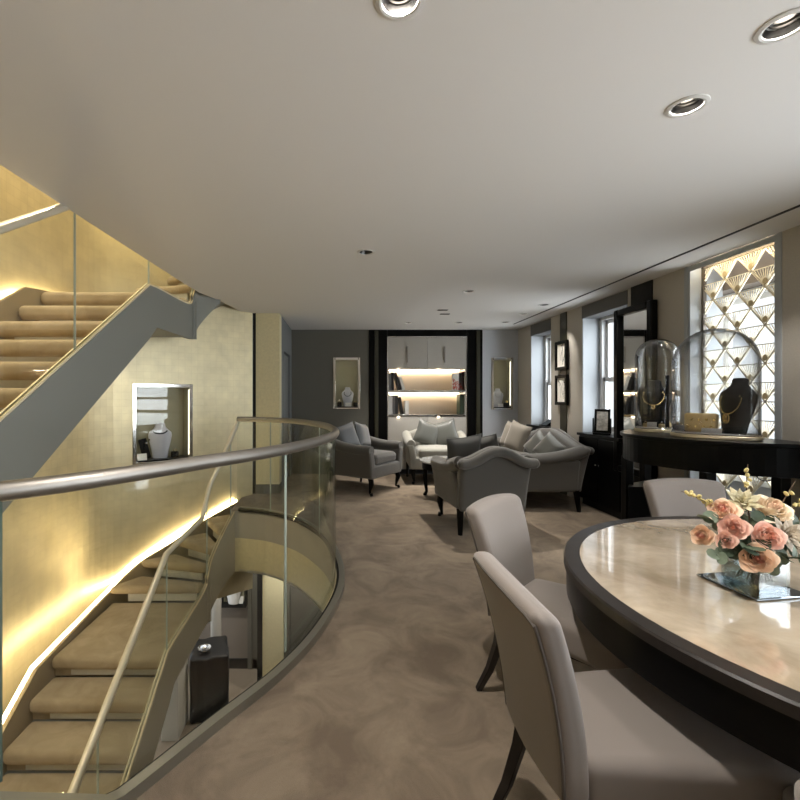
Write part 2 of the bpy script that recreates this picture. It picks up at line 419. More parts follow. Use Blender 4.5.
# far wall with two niche openings and the opening for the bookcase
fw = MB(); FX = -1.05
NL = (-.10, .34, 1.19, 2.07); NR = (2.74, 3.09, 1.18, 2.07); BK = (.52, 2.56, 0, ZC)
wall_cells(fw, (FX, YF, 0), (1, 0, 0), (0, 1, 0), BK[0]-FX, 0, ZC, .3, [(NL[0]-FX, NL[1]-FX, NL[2], NL[3])])
struct('wall_far', fw, 'wall_dark', smooth=0)
fw = MB(); wall_cells(fw, (BK[1], YF, 0), (1, 0, 0), (0, 1, 0), 3.6-BK[1], 0, ZC, .3, [(NR[0]-BK[1], NR[1]-BK[1], NR[2], NR[3])])
struct('wall_far_window_side', fw, 'wall_grey', smooth=0)
struct('wall_far_back', MB().box(BK[0]-.05, BK[1]+.05, YF+.45, YF+.55, -.1, ZC), 'blackm', smooth=0)

# window wall
W1 = (6.75, 7.46, 0, 2.49); W2 = (4.95, 5.88, 0, 2.50); W3 = (3.25, 4.1, 0, ZC); W4_ADDED = (.0, 1.9, .3, 2.5); W5_ADDED = (-2.0, -.5, .3, 2.5)  # last two openings are unseen, added and widened to brighten the ceiling
rw = MB(); wall_cells(rw, (XW, -2.2, 0), (0, 1, 0), (1, 0, 0), 10.2, 0, ZC, .3, [(w[0]+2.2, w[1]+2.2, w[2], w[3]) for w in (W1, W2, W3, W4_ADDED, W5_ADDED)])
struct('wall_right', rw, 'wall_right', smooth=0)
lin = MB()                                                     # painted window reveals
for w in (W1, W2):
    lin.box(XW+.004, XW+.30, w[1]-.012, w[1]+.001, w[2], w[3]); lin.box(XW+.004, XW+.30, w[0]-.001, w[0]+.012, w[2], w[3])
lin.box(XW+.002, XW+.3, W3[1]-.03, W3[1]+.001, 0, W3[3]); lin.box(XW+.002, XW+.3, W3[0]-.001, W3[0]+.03, 0, W3[3])
lin.box(XW-.006, XW+.003, W3[0]-.03, W3[0], 0, ZC); lin.box(XW-.006, XW+.003, W3[1], W3[1]+.03, 0, ZC)
struct('trim_reveals', lin, 'reveal', smooth=0)
sp = MB()
for w in (W1, W2): sp.box(XW+.24, XW+.32, w[0], w[1], 0, .90)
struct('trim_window_aprons', sp, 'reveal', smooth=0)
struct('trim_beams', MB().box(XW-.006, XW+.29, W1[0], W1[1], 2.40, 2.58).box(XW-.006, XW+.29, W2[0], W2[1], 2.42, 2.58), 'beam', smooth=0)
struct('trim_outer_wall', MB().box(XW+.5, XW+.56, 3.0, 4.4, -.1, .62), 'wall_grey', smooth=0)

def sash(i, y0, y1, z0, z1, x):
    w = bpy.data.objects.new('window_%d' % i, None); COL.objects.link(w); w['kind'] = 'structure'
    f = MB(); t = .055
    f.box(x, x+.09, y0, y0+t, z0, z1).box(x, x+.09, y1-t, y1, z0, z1).box(x, x+.09, y0, y1, z1-t, z1).box(x-.04, x+.10, y0, y1, z0, z0+.05)
    obj('window_frame', f, 'white', w, bevel=.006)
    zm = (z0+z1)/2-.06; g = .045
    for nm, a, b, xx in (('lower_sash', z0+.05, zm+.03, x+.02), ('upper_sash', zm-.03, z1-t, x+.055)):
        q = MB(); q.box(xx, xx+.035, y0+t, y0+t+g, a, b).box(xx, xx+.035, y1-t-g, y1-t, a, b).box(xx, xx+.035, y0+t, y1-t, b-.05, b).box(xx, xx+.035, y0+t, y1-t, a, a+.06)
        so = obj(nm, q, 'white', w, bevel=.004)
        obj('pane', MB().box(xx+.015, xx+.018, y0+t+g, y1-t-g, a+.06, b-.05), 'pane', so, smooth=0)
sash(1, W1[0]+.012, W1[1]-.012, .90, 2.42, XW+.22)
sash(2, W2[0]+.012, W2[1]-.012, .90, 2.44, XW+.22)
sash(3, 3.0, 4.35, .62, 2.36, XW+.46)
sash(4, W4_ADDED[0], W4_ADDED[1], W4_ADDED[2], W4_ADDED[3], XW+.15)  # this and the next are added windows, out of view
sash(5, W5_ADDED[0], W5_ADDED[1], W5_ADDED[2], W5_ADDED[3], XW+.15)
struct('trim_lobby_soffit', MB().box(XW+.3, XW+.6, 2.9, 4.45, 2.36, 2.8), 'wall_low', smooth=0)
struct('trim_window_lobby', MB().box(XW+.3, XW+.6, 4.35, 4.45, -.1, 2.8).box(XW+.3, XW+.6, 2.9, 3.0, -.1, 2.8).box(XW+.3, XW+.6, 2.9, 4.45, -.2, 0), 'wall_grey', smooth=0)

# lower storey seen through the stair opening
struct('floor_lower', MB().box(-3.1, 2.0, -.02, 8.2, ZL-.1, ZL), 'floor_low', smooth=0)
struct('wall_lower_far', MB().box(-3.1, -1.3, 7.75, 7.9, ZL, -.1).box(-.84, 2.0, 7.6, 7.9, ZL, -.1), 'wall_low', smooth=0)
struct('wall_lower_dark', MB().box(-.84, 2.0, 7.2, 7.58, ZL, -.1), 'wall_dark', smooth=0)
struct('wall_lower_link', MB().box(-.89, -.80, 7.05, 7.6, ZL, -.1), 'wall_dark', smooth=0)
struct('wall_lower_right', MB().box(2.0, 2.1, .2, 7.6, ZL, -.1), 'wall_dark', smooth=0)
struct('wall_lower_near', MB().box(-2.85, 2.0, -.02, .1, ZL, -.1), 'wall_dark', smooth=0)
struct('baseboard_lower', MB().box(-2.6, -1.31, 7.72, 7.75, ZL, ZL+.16), 'blackm', smooth=0)
struct('column_lower', MB().box(-1.22, -.89, 7.0, 7.2, ZL, -.75), 'column', smooth=0)
struct('trim_column_lower', MB().box(-1.30, -1.222, 6.99, 7.2, ZL, -.75), 'blackm', smooth=0)
struct('trim_door_lower', MB().box(-1.60, -1.53, 7.70, 7.76, ZL, -.75).box(-1.53, -1.31, 7.72, 7.74, ZL, -.75), 'wall_dark', smooth=0)
struct('column_cream', MB().box(-2.45, -2.22, 6.1, 6.5, ZL, -1.4), 'fascia', smooth=0)
struct('column_round', MB().lathe([(.085, ZL), (.085, -.8)], (-2.02, 7.25, 0), 20), 'wall_right')
slab_poly = [(2.0, .2), (2.0, 8.0), (-1.36, 8.0), (-1.36, 6.3), (-1.40, 6.05)]+ve[:-1]+[(-1.7, .2)]
struct('ceiling_lower', MB().prism(slab_poly, ZLC, ZLC+.03), 'ceiling', smooth=0)
def fascia(pts, za, zb, out):
    m = MB()
    pts = [Vector(p) for p in pts]
    for a, b in zip(pts, pts[1:]):
        n = Vector((b.y-a.y, a.x-b.x)).normalized()*-1
        m.prism([(a.x, a.y), (b.x, b.y), (b.x+n.x*out, b.y+n.y*out), (a.x+n.x*out, a.y+n.y*out)], za, zb)
    return m
struct('trim_fascia', fascia([(-1.335, 5.425)]+ve[:-2], -.33, -.002, .03), 'fascia', smooth=60)
struct('trim_fascia_gold', fascia([(-1.335, 5.425)]+ve[:-2], ZLC, -.33, .05), 'column', smooth=60)

# ------------------------------------------------------------------ staircases
def ribbon(pts, th):                                           # pts (x,y,ztop,zbot); solid strip, thickness to the left of travel
    m = MB(); vs = []; n = len(pts)
    for i, p in enumerate(pts):
        a = pts[max(i-1, 0)]; b = pts[min(i+1, n-1)]
        d = Vector((b[0]-a[0], b[1]-a[1])).normalized(); q = Vector((-d.y, d.x))*th
        vs += [(p[0], p[1], p[3]), (p[0], p[1], p[2]), (p[0]+q.x, p[1]+q.y, p[2]), (p[0]+q.x, p[1]+q.y, p[3])]
    fs = [(0, 1, 2, 3), tuple((n-1)*4+k for k in (3, 2, 1, 0))]
    for i in range(n-1):
        for k in range(4): fs.append((i*4+k, i*4+4+k, i*4+4+(k+1) % 4, i*4+(k+1) % 4))
    return m.add(vs, fs)
def sheet(pts, th=.012):
    return ribbon(pts, th)
def dens(pts, k=6): return [tuple(p) for p in catmull4(pts, k)]
def catmull4(pts, k):
    out = []
    P = [Vector(p) for p in pts]; P = [P[0]*2-P[1]]+P+[P[-1]*2-P[-2]]
    for i in range(1, len(P)-2):
        for j in range(k):
            t = j/k; a, b, c, d = P[i-1:i+3]
            out.append(.5*((2*b)+(c-a)*t+(2*a-5*b+4*c-d)*t*t+(3*b-a-3*c+d)*t*t*t))
    out.append(P[-2]); return out

def staircase(label, zb, r, YL, g, xi, xo, din, dout, dy, glow, blabel, n0=0, smat='stringer', land=1.03, rh=.93, ledz=.015, rmat='railpale'):
    t = thing('staircase', label, 'staircase', (0, 0, 0))
    zl = zb+13*r
    yn = lambda n: YL-(13-n)*g
    for n in range(max(1, n0), 14):
        z = zb+n*r; y0 = yn(n); y1 = yn(n+1)+.06 if n < 13 else YL+land+.06
        obj('tread', MB().rbox(((xi+xo)/2, (y0+y1)/2, z-.062), ((xi-xo)/2-.002, (y1-y0)/2, .062), .05, 4, 1), 'stair_carpet_lit', t)
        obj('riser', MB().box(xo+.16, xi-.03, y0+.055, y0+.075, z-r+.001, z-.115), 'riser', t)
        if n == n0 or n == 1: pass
        obj('riser_carpet', MB().box(xo, xi, y0+.077, y0+.11, z-r-.02, z-.06), 'stair_carpet_lit', t)
    inn = [(-1.58, 5.02), (-1.565, 5.12), (-1.54, 5.20), (-1.46, 5.31), (-1.33, 5.41)]
    out = [(-2.60, 5.00), (-2.38, 5.31), (-2.05, 5.53), (-1.75, 5.80), (-1.37, 6.08)]
    inn = [(x+din, y+dy) for x, y in inn]; out = [(x+dout, y+dy) for x, y in out]
    for k in range(4):
        z = zl+(k+1)*r
        a, b, c, d = Vector(inn[k]), Vector(inn[k+1]), Vector(out[k+1]), Vector(out[k])
        w = (c-b)*.0
        back = ((b-a)+(c-d)).normalized()*.07
        poly = [a, b+back*.2, c+back*.2, d]
        obj('tread', MB().prism([(p.x, p.y) for p in poly], z-.1, z), 'stair_carpet_lit', t, bevel=.04, seg=4)
        e = (d-a).normalized(); nn = Vector((-e.y, e.x))
        if nn.dot(b-a) < 0: nn = -nn
        p0 = a+e*.05+nn*.05; p1 = d-e*.2+nn*.05
        obj('riser', MB().bar((p0.x, p0.y, z-r/2-.045), (p1.x, p1.y, z-r/2-.045), .02, r-.09), 'riser', t)
    # inner stringer with its bright top channel
    ip = [(xi, yn(0), zb+.05, zb-.42), (xi, YL, zl+.05, zl-.42), (xi, YL+.14, zl+.06, zl-.31), (inn[0][0], inn[0][1], zl+.10, zl-.29)]
    wz = [(1.2, -.07), (2.2, .06), (3.4, .22), (4.9, .40)]
    for k in range(1, 5): ip.append((inn[k][0], inn[k][1], zl+wz[k-1][0]*r, zl+wz[k-1][1]-.2))
    fl = [ip[0], ip[1], ip[2]]+[p for p in catmull4(ip[2:], 5)][1:]
    fl = [tuple(p) for p in fl]
    fl = [(p[0]+.002, p[1], p[2], p[3]) for p in fl]
    obj('inner_stringer', ribbon([(p[0]+.05, p[1], p[2], p[3]) for p in fl], .048), smat, t, smooth=50)
    obj('stringer_trim', ribbon([(p[0]+.045, p[1], p[2]+.018, p[2]+.001) for p in fl], .012), 'trimgold', t, smooth=50)
    obj('stringer_trim', ribbon([(p[0]+.018, p[1], p[2]+.018, p[2]+.001) for p in fl], .012), 'trimgold', t, smooth=50)
    op = [(xo, yn(0), zb+.08, zb-.2), (xo, YL-.15, zl+.0, zl-.42), (xo, YL+.15, zl+.03, zl-.3), (out[0][0]-.01, out[0][1]+.03, zl+.09, zl-.3)]
    for k in range(1, 5): op.append((out[k][0]-.01, out[k][1]+.02, zl+(k+.75)*r, zl+(k-1)*r-.2))
    ol = [op[0], op[1]]+[tuple(p) for p in catmull4(op[1:], 5)][1:]
    obj('outer_stringer', ribbon(ol, .03), 'stringer_brown', t, smooth=50)
    obj('stringer_light', ribbon([(p[0]-.045, p[1]+(.045 if i > 7 else 0), p[2]+ledz, p[2]+ledz-.027) for i, p in enumerate(ol)], .02), glow, t, smooth=50)
    # soffit
    sf = MB(); A = [(xi, yn(0), zb-.2), (xi, YL, zl-.3), (inn[0][0], inn[0][1], zl-.28)]; B = [(xo, yn(0), zb-.2), (xo, YL, zl-.3), (out[0][0], out[0][1], zl-.28)]
    for k in range(1, 5): A.append((inn[k][0], inn[k][1], zl+wz[k-1][1]-.19)); B.append((out[k][0], out[k][1], zl+(k-1)*r-.18))
    vs = []
    for a, b in zip(A, B): vs += [a, b, (b[0], b[1], b[2]+.03), (a[0], a[1], a[2]+.03)]
    fs = []
    for i in range(len(A)-1):
        for k in range(4): fs.append((i*4+k, i*4+4+k, i*4+4+(k+1) % 4, i*4+(k+1) % 4))
    obj('soffit', sf.add(vs, fs), 'stringer', t)
    # balustrade of the flight
    bt = thing('stair_balustrade', blabel, 'balustrade', (0, 0, 0))
    gx = .03
    pts = [(p[0]+gx, p[1], p[2]) for p in fl]
    rail = [(xi+gx, yn(1), zb+r+rh), (xi+gx, YL, zl+rh-.005), (xi+gx, YL+land-.02, zl+.955)]
    rail2 = [(inn[1][0]+gx, inn[1][1], zl+1.14), (inn[2][0]+gx, inn[2][1]-.02, zl+1.30), (inn[3][0]+gx, inn[3][1], zl+1.52), (inn[4][0]+gx+.06, inn[4][1]+.02, zl+5*r+1.10)]
    full = rail+[tuple(p) for p in catmull(rail2, 4)]
    obj('handrail', MB().tube(full, .027, 12), rmat, bt)
    def top(y):
        for a, b in zip(full, full[1:]):
            if a[1] <= y <= b[1]: return a[2]+(b[2]-a[2])*(y-a[1])/max(1e-6, b[1]-a[1])
        return full[-1][2]
    def base(y):
        for a, b in zip(pts, pts[1:]):
            if a[1] <= y <= b[1]:
                u = (y-a[1])/max(1e-6, b[1]-a[1]); return a[0]+(b[0]-a[0])*u, a[2]+(b[2]-a[2])*u
        return pts[-1][0], pts[-1][2]
    cuts = [yn(1)+.02, YL-1.11, YL+.02, inn[1][1]+.02, pts[-1][1]-.01]
    for a, b in zip(cuts, cuts[1:]):
        k = 2 if b < YL+.05 else 8
        q = []
        for i in range(k+1):
            y = a+.006+(b-a-.012)*i/k; x, z = base(y); q.append((x, y, top(y)-.02, z+.01))
        gp = obj('glass_panel', sheet(q, .012), 'glass', bt, smooth=50)
        x0, y0, zt, z0 = q[-1]
        obj('glass_edge', MB().box(x0-.013, x0+.001, y0, y0+.004, z0, zt), 'glassedge', gp, smooth=0)
    return t
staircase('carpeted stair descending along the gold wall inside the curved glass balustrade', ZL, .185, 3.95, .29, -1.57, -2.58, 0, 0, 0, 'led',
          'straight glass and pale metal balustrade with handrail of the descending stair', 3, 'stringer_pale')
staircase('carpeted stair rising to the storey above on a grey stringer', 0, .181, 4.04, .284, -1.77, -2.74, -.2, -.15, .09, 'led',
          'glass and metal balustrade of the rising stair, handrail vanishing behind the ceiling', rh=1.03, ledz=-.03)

# ------------------------------------------------------------------ curved landing balustrade
bal = thing('balustrade', 'curved glass balustrade with brushed metal handrail around the stair opening', 'balustrade')
obj('handrail', MB().tube([(p.x, p.y, 1.12) for p in gp], .03, 14), 'rail', bal)
def zb_(i):
    y = gp[i].y
    return .045+max(0, min(.45, (1.53-y)*.95)) if gp[i].x < -.7 and y < 2 else .045
ranges = [(0, 20), (20, 54), (54, 104), (104, 128), (128, len(gp)-1)]
for a, b in ranges:
    q = [(gp[i].x, gp[i].y, 1.10, zb_(i)-.02) for i in range(a, b+1)]
    if b < len(gp)-1: q[-1] = tuple(q[-1])
    pn = obj('glass_panel', ribbon(q, .014), 'glass', bal, smooth=50)
    if b < len(gp)-1:
        p = gp[b]; d = (gp[b+1]-gp[b-1]).normalized(); n = Vector((-d.y, d.x, 0))
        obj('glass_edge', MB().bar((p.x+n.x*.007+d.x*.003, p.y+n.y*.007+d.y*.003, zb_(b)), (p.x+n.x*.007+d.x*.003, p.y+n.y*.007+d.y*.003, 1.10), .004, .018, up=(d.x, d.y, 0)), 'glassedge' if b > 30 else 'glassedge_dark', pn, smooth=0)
cur = []
for i, p in enumerate(gp):
    d = (gp[min(i+1, len(gp)-1)]-gp[max(i-1, 0)]).normalized(); n = Vector((d.y, -d.x, 0))
    cur.append((p.x+n.x*.07, p.y+n.y*.07, zb_(i), -.001 if zb_(i) < .06 else zb_(i)-.1))
obj('base_channel', ribbon(cur, .042), 'curb', bal, smooth=50)
cur2 = []
for i, p in enumerate(gp):
    d = (gp[min(i+1, len(gp)-1)]-gp[max(i-1, 0)]).normalized(); n = Vector((d.y, -d.x, 0))
    cur2.append((p.x+n.x*.027, p.y+n.y*.027, zb_(i)-.012, -.001 if zb_(i) < .06 else zb_(i)-.1))
obj('channel_gasket', ribbon(cur2, .018), 'blackm', bal, smooth=50)

# ------------------------------------------------------------------ downlights and ceiling fittings
names = ['round recessed downlight at the top edge above the glass balustrade', 'round recessed downlight nearest the camera over the dining table, lamp lit', 'round recessed downlight over the table, in front of the patterned screen',
         'small dark downlight halfway along the ceiling on the stair side', 'small downlight in the ceiling in front of the lounge', 'lit downlight above the left armchair in front of the bookcase',
         'lit downlight above the right end of the bookcase', 'lit downlight beside the ceiling slot above the sofa', 'dark downlight beside the ceiling slot, nearest of its three', 'dark downlight at the far end of the ceiling slot',
         'added unseen downlight behind the camera on the stair side', 'added unseen downlight behind the camera on the table side']
for i, (lx, ly) in enumerate(LIGHTS):
    d = thing('downlight', names[i], 'downlight', (lx, ly, ZC), 0, 'recessed ceiling downlights')
    obj('trim_ring', MB().lathe([(.0545, .004), (.0545, -.004), (.062, -.007), (.074, -.004), (.075, .0)], (0, 0, 0), 32, caps=False), 'trim', d)
    obj('reflector', MB().lathe([(.0545, .0), (.047, .022), (.043, .024), (.042, .03), (.034, .034), (.031, .052), (.0, .054)], (0, 0, 0), 32, caps=False), 'can', d)
    obj('lamp', MB().lathe([(.022, .05), (.02, .042), (.014, .038), (.0, .036)], (0, 0, 0), 20), 'bulb' if i not in (3, 8, 9) else 'can', d)
sl = thing('air_slot', 'long black linear slot in the ceiling along the window wall', 'ceiling slot', (2.87, 0, ZC))
obj('slot_channel', MB().box(-.013, .013, -2.1, 7.36, -.004, .001), 'blackm', sl, smooth=0)
for k, (x, y) in enumerate([(1.42, 6.15), (1.52, 6.45)]):
    v = thing('ceiling_vent', ['small black slotted ceiling fitting, nearer of the pair before the bookcase', 'small black slotted ceiling fitting, farther of the pair before the bookcase'][k], 'ceiling vent', (x, y, ZC), 0, 'black ceiling fittings')
    obj('vent_frame', MB().box(-.07, .07, -.03, .03, -.006, -.0005), 'beam', v, bevel=.002); obj('vent_slot', MB().box(-.06, .06, -.02, .02, -.008, -.0055), 'blackm', v)

# ------------------------------------------------------------------ bookcase
bk = thing('bookcase', 'built-in bookcase with lit shelves inside a black surround', 'bookcase', (0, YF, 0))
x0, x1 = .85, 2.28
sur = MB(); sur.box(.52, x0, -.02, .30, 0, ZC).box(x1, 2.56, -.02, .30, 0, ZC).box(x0, x1, -.02, .30, 2.47, ZC)
obj('surround', sur, 'black', bk, bevel=.01)
pil = MB(); pil.box(.62, .685, -.05, -.02, 0, ZC-.02).box(2.44, 2.505, -.05, -.02, 0, ZC-.02)
obj('surround_band', pil, 'olive', bk, bevel=.004)
obj('carcass', MB().box(x0, x0+.03, .0, .38, .08, 2.47).box(x1-.03, x1, .0, .38, .08, 2.47).box(x0, x1, .36, .38, .08, 2.47).box(x0+.03, x1-.03, .01, .36, 1.885, 1.905), 'cabinet', bk, smooth=0)
obj('plinth', MB().box(x0, x1, .03, .3, 0, .08), 'blackm', bk, smooth=0)
obj('frame_edge', MB().box(x0-.005, x0+.012, -.012, .0, .08, 2.47).box(x1-.012, x1+.005, -.012, 0, .08, 2.47).box(x0, x1, -.012, 0, 2.455, 2.472), 'chrome', bk, bevel=.002)
xm = (x0+x1)/2
for a, b, hx in ((x0+.015, xm-.003, x0+.36), (xm+.003, x1-.015, x0+1.03)):
    dr = obj('upper_door', MB().box(a, b, -.004, .018, 1.90, 2.452), 'cabinet', bk, bevel=.003)
    obj('handle', MB().box(hx-.012, hx+.012, -.028, -.004, 2.0, 2.29), 'rail', dr, bevel=.004)
for a, b in ((x0+.015, xm-.003), (xm+.003, x1-.015)):
    obj('lower_door', MB().box(a, b, -.004, .018, .085, 1.02), 'cabinet', bk, bevel=.003)
for z in (1.46, 1.03):
    sh = obj('shelf', MB().box(x0+.02, x1-.02, -.01, .36, z, z+.04), 'chrome', bk, bevel=.004)
obj('shelf_lining', MB().box(x0+.03, x1-.03, .345, .36, 1.07, 1.885), 'shelfback', bk, smooth=0)
for z in (1.872, 1.448):
    obj('shelf_light', MB().box(x0+.06, x1-.06, .30, .325, z, z+.01), 'ledw', bk, smooth=0)
for z, ys_ in ((1.868, 0), (1.448, 0), (1.022, 0)):
    for xx in (x0+.2, x0+.92):
        obj('spot_light', MB().lathe([(.018, -.004), (.018, .006)], (xx, -.012, z), 12), 'ledw', bk)
def book(x, z, w, d, h, m, lean, label, cover=None):
    b = thing('book', label, 'book', (x, YF+.06, z), 0, 'books on the lit shelves')
    ca = R(lean)
    rm = Matrix.Rotation(ca, 3, 'Y')
    if lean: b.location.z += abs(math.sin(ca))*w*(0 if lean < 0 else 1)*.0+.0
    obj('cover', MB().box(0, .004, 0, d, 0, h).box(w-.004, w, 0, d, 0, h).box(0, w, 0, .004, 0, h).rot(rm), m, b, smooth=0)
    obj('pages', MB().box(.0045, w-.0045, .006, d-.004, .003, h-.003).rot(rm), 'bk_white', b, smooth=0)
    return b
zs = 1.501
book(x0+.035, zs, .045, .22, .31, 'bk_grey', 0, 'grey upright book first at the left of the upper shelf')
book(x0+.085, zs, .04, .22, .33, 'bk_black', 0, 'black upright book second from left on the upper shelf')
book(x0+.20, zs+.0, .05, .22, .33, 'bk_black', -16, 'black leaning book on the upper shelf with its foot to the right').location.x = x0+.215
book(x0+.275, zs, .055, .2, .27, 'bk_white', -17, 'white leaning book at the end of the upper left row').location.x = x0+.282
book(x1-.245, zs, .20, .03, .31, 'bk_white', 0, 'pale book facing front with red patterned lower cover on the upper shelf')
book(x1-.13, zs, .045, .22, .32, 'bk_grey', 0, 'slim grey upright book beside the dark red ones on the upper shelf').location.x = x1-.125
bb = book(x1-.075, zs, .035, .22, .34, 'bk_red', 0, 'dark red upright book at the right end of the upper shelf')
pc = [o for o in bpy.data.objects if o.get('label', '').startswith('pale book facing front')][0]
pt = MB()
for k in range(130):
    u, w = random.random()*.19, random.random()*.22
    if w < .20-.8*max(0, u-.03): pt.box(.003+u*.95, .017+u*.95, -.0015, -.0002, .005+w, .02+w)
obj('cover_pattern', pt, mat('red_pattern', (.55, .08, .05), rough=.5), pc, smooth=0)
zs = 1.071
book(x0+.035, zs, .07, .22, .33, 'bk_silver', 0, 'silver grey wide book at the left end of the lower shelf')
book(x0+.112, zs, .03, .22, .34, 'bk_grey', 0, 'slim grey book second on the lower shelf')
book(x0+.148, zs, .055, .22, .34, 'bk_black', 0, 'thick black upright book on the lower shelf')
book(x0+.27, zs, .04, .22, .31, 'bk_black', -11, 'black leaning book on the lower shelf')
book(x0+.325, zs, .075, .2, .24, 'bk_white', 0, 'white upright book ending the left row of the lower shelf')
book(x1-.11, zs, .075, .22, .36, 'bk_green', 0, 'dark green upright book at the right end of the lower shelf')

# ------------------------------------------------------------------ jewellery busts and niches
def bust(label, loc, rz, s, m, cat='display bust', lean=0):
    b = thing('necklace_bust', label, cat, loc, rz)
    prof = [(.055, 0), (.06, .015), (.066, .06), (.082, .13), (.092, .18), (.088, .21), (.06, .235), (.042, .255), (.038, .285), (.03, .29)]
    tl = Matrix.Rotation(lean, 3, 'X')
    obj('torso', MB().lathe([(r*s, z*s) for r, z in prof], (0, 0, 0), 24, 1, .55, tilt=tl), m, b)
    return b
def necklace(label, loc, rz, s, m, chain_r=.004, drop=.11, lean=0, pend=0, beads=30):
    b = thing('necklace', label, 'necklace', loc, rz)
    mb = MB()
    for i in range(beads):
        a = 2*PI*i/beads
        x = .047*s*math.sin(a)*(1.15 if math.cos(a) > 0 else 1); tt = (1+math.cos(a))/2
        z = (.252-drop*tt)*s+.012*s
        # follow the front of the torso
        rr = .05 if z > .23*s else .09
        yy = -.55*math.sqrt(max(0, (rr*s)**2-x*x))-.004 if math.cos(a) > -.2 else .015*s-.02*s*tt
        mb.ball((x, yy, z), chain_r*s*1.5, 6)
    v = Matrix.Rotation(lean, 3, 'X'); mb.rot(v)
    obj('chain', mb, m, b)
    if pend:
        c = v @ Vector((0, -.055*s, (.265-drop)*s-pend))
        pb = MB()
        for k in range(16):
            a = 2*PI*k/16; pb.ball((c.x+pend*.62*math.sin(a), c.y, c.z+pend*math.cos(a)), pend*.22, 6)
        for k in (-.45, .1, .55): pb.ball((c.x, c.y, c.z+pend*k), pend*.3, 8)
        obj('pendant', pb, m, b)
    return b
def card(label, loc, rz, w=.08, h=.05):
    c = thing('display_card', label, 'card', loc, rz)
    obj('face', MB().add([(-w/2, 0, 0), (w/2, 0, 0), (w/2, .003, 0), (-w/2, .003, 0), (-w/2, .02, h), (w/2, .02, h), (w/2, .023, h), (-w/2, .023, h)],
        [(3, 2, 1, 0), (4, 5, 6, 7), (0, 1, 5, 4), (1, 2, 6, 5), (2, 3, 7, 6), (3, 0, 4, 7)]), 'card', c, smooth=0)
    obj('easel', MB().box(-.01, .01, .02, .022, 0.0, h*.8), 'card', c, smooth=0)
    return c
def ringbox(label, loc, rz=0, s=1, m='velvet'):
    c = thing('ring_stand', label, 'ring stand', loc, rz)
    obj('block', MB().rbox((0, 0, .03*s), (.032*s, .028*s, .03*s), .01*s, 2, 1), m, c)
    obj('ring', MB().tube([(.014*s*math.cos(2*PI*k/16), 0, .071*s+.014*s*math.sin(2*PI*k/16)) for k in range(16)], .0035*s, 6, True), 'gold_metal', c)
    obj('stone', MB().ball((0, 0, .088*s), .007*s, 8), 'diamond', c)
    return c
def niche(label, loc, rz, w, z0, z1, dep):                    # local: x along wall, +y into wall
    n = thing('display_niche', label, 'display niche', loc, rz)
    e = .003
    ln = MB(); ln.box(-w/2+e, w/2-e, dep-.012, dep, z0+e, z1-e).box(-w/2+e, -w/2+.012, .0, dep, z0+e, z1-e).box(w/2-.012, w/2-e, 0, dep, z0+e, z1-e).box(-w/2+e, w/2-e, 0, dep, z1-.012, z1-e)
    obj('lining', ln, 'niche', n, smooth=0)
    obj('base_board', MB().box(-w/2+e, w/2-e, 0, dep, z0+e, z0+.02), 'black', n, smooth=0)
    fr = MB(); t = .022
    fr.box(-w/2-t, -w/2+.02, -.012, .01, z0-t, z1+t).box(w/2-.02, w/2+t, -.012, .01, z0-t, z1+t).box(-w/2, w/2, -.012, .01, z1-.02, z1+t).box(-w/2, w/2, -.012, .01, z0-t, z0+.004)
    obj('frame', fr, 'chrome', n, bevel=.003)
    obj('strip_light', MB().box(-w/2+.013, -w/2+.016, .03, .05, z0+.05, z1-.05).box(w/2-.016, w/2-.013, .03, .05, z0+.05, z1-.05).box(-w/2+.05, w/2-.05, .03, .05, z1-.016, z1-.013), 'ledn', n, smooth=0)
    obj('glass_front', MB().box(-w/2+e, w/2-e, .012, .015, z0+.02, z1-e), 'pane', n, smooth=0)
    return n
M['ledn'] = emission('niche_led', (1, .90, .68), 3.5)
# left niche of the far wall
cx = (NL[0]+NL[1])/2; niche('lit display niche in the dark wall left of the bookcase', (cx, YF, 0), 0, NL[1]-NL[0], NL[2], NL[3], .27)
bust('pale silver bust in the niche left of the bookcase', (cx+.02, YF+.14, NL[2]+.021), 0, 1.2, 'bustgrey')
necklace('dark stone necklace on the bust left of the bookcase', (cx+.02, YF+.14, NL[2]+.021), 0, 1.2, 'velvet')
card('white card in front of the bust left of the bookcase', (cx+.03, YF+.03, NL[2]+.021), 0, .11, .07)
ringbox('black ring stand at the left in the niche left of the bookcase', (cx-.13, YF+.1, NL[2]+.021), 0, 1.3)
ringbox('black ring stand at the right in the niche left of the bookcase', (cx+.16, YF+.1, NL[2]+.021), 0, 1.2)
cx = (NR[0]+NR[1])/2; niche('narrow display niche in the grey wall right of the bookcase', (cx, YF, 0), 0, NR[1]-NR[0], NR[2], NR[3], .27)
bust('grey bust in the niche right of the bookcase', (cx-.03, YF+.15, NR[2]+.021), 0, 1.15, 'bustgrey')
necklace('pale stone necklace on the bust right of the bookcase', (cx-.03, YF+.15, NR[2]+.021), 0, 1.15, 'diamond')
card('white card in the niche right of the bookcase', (cx-.01, YF+.04, NR[2]+.021), 0, .09, .06)
rb = ringbox('gold cuff stand in the niche right of the bookcase', (cx+.12, YF+.12, NR[2]+.021), 0, 1.3)
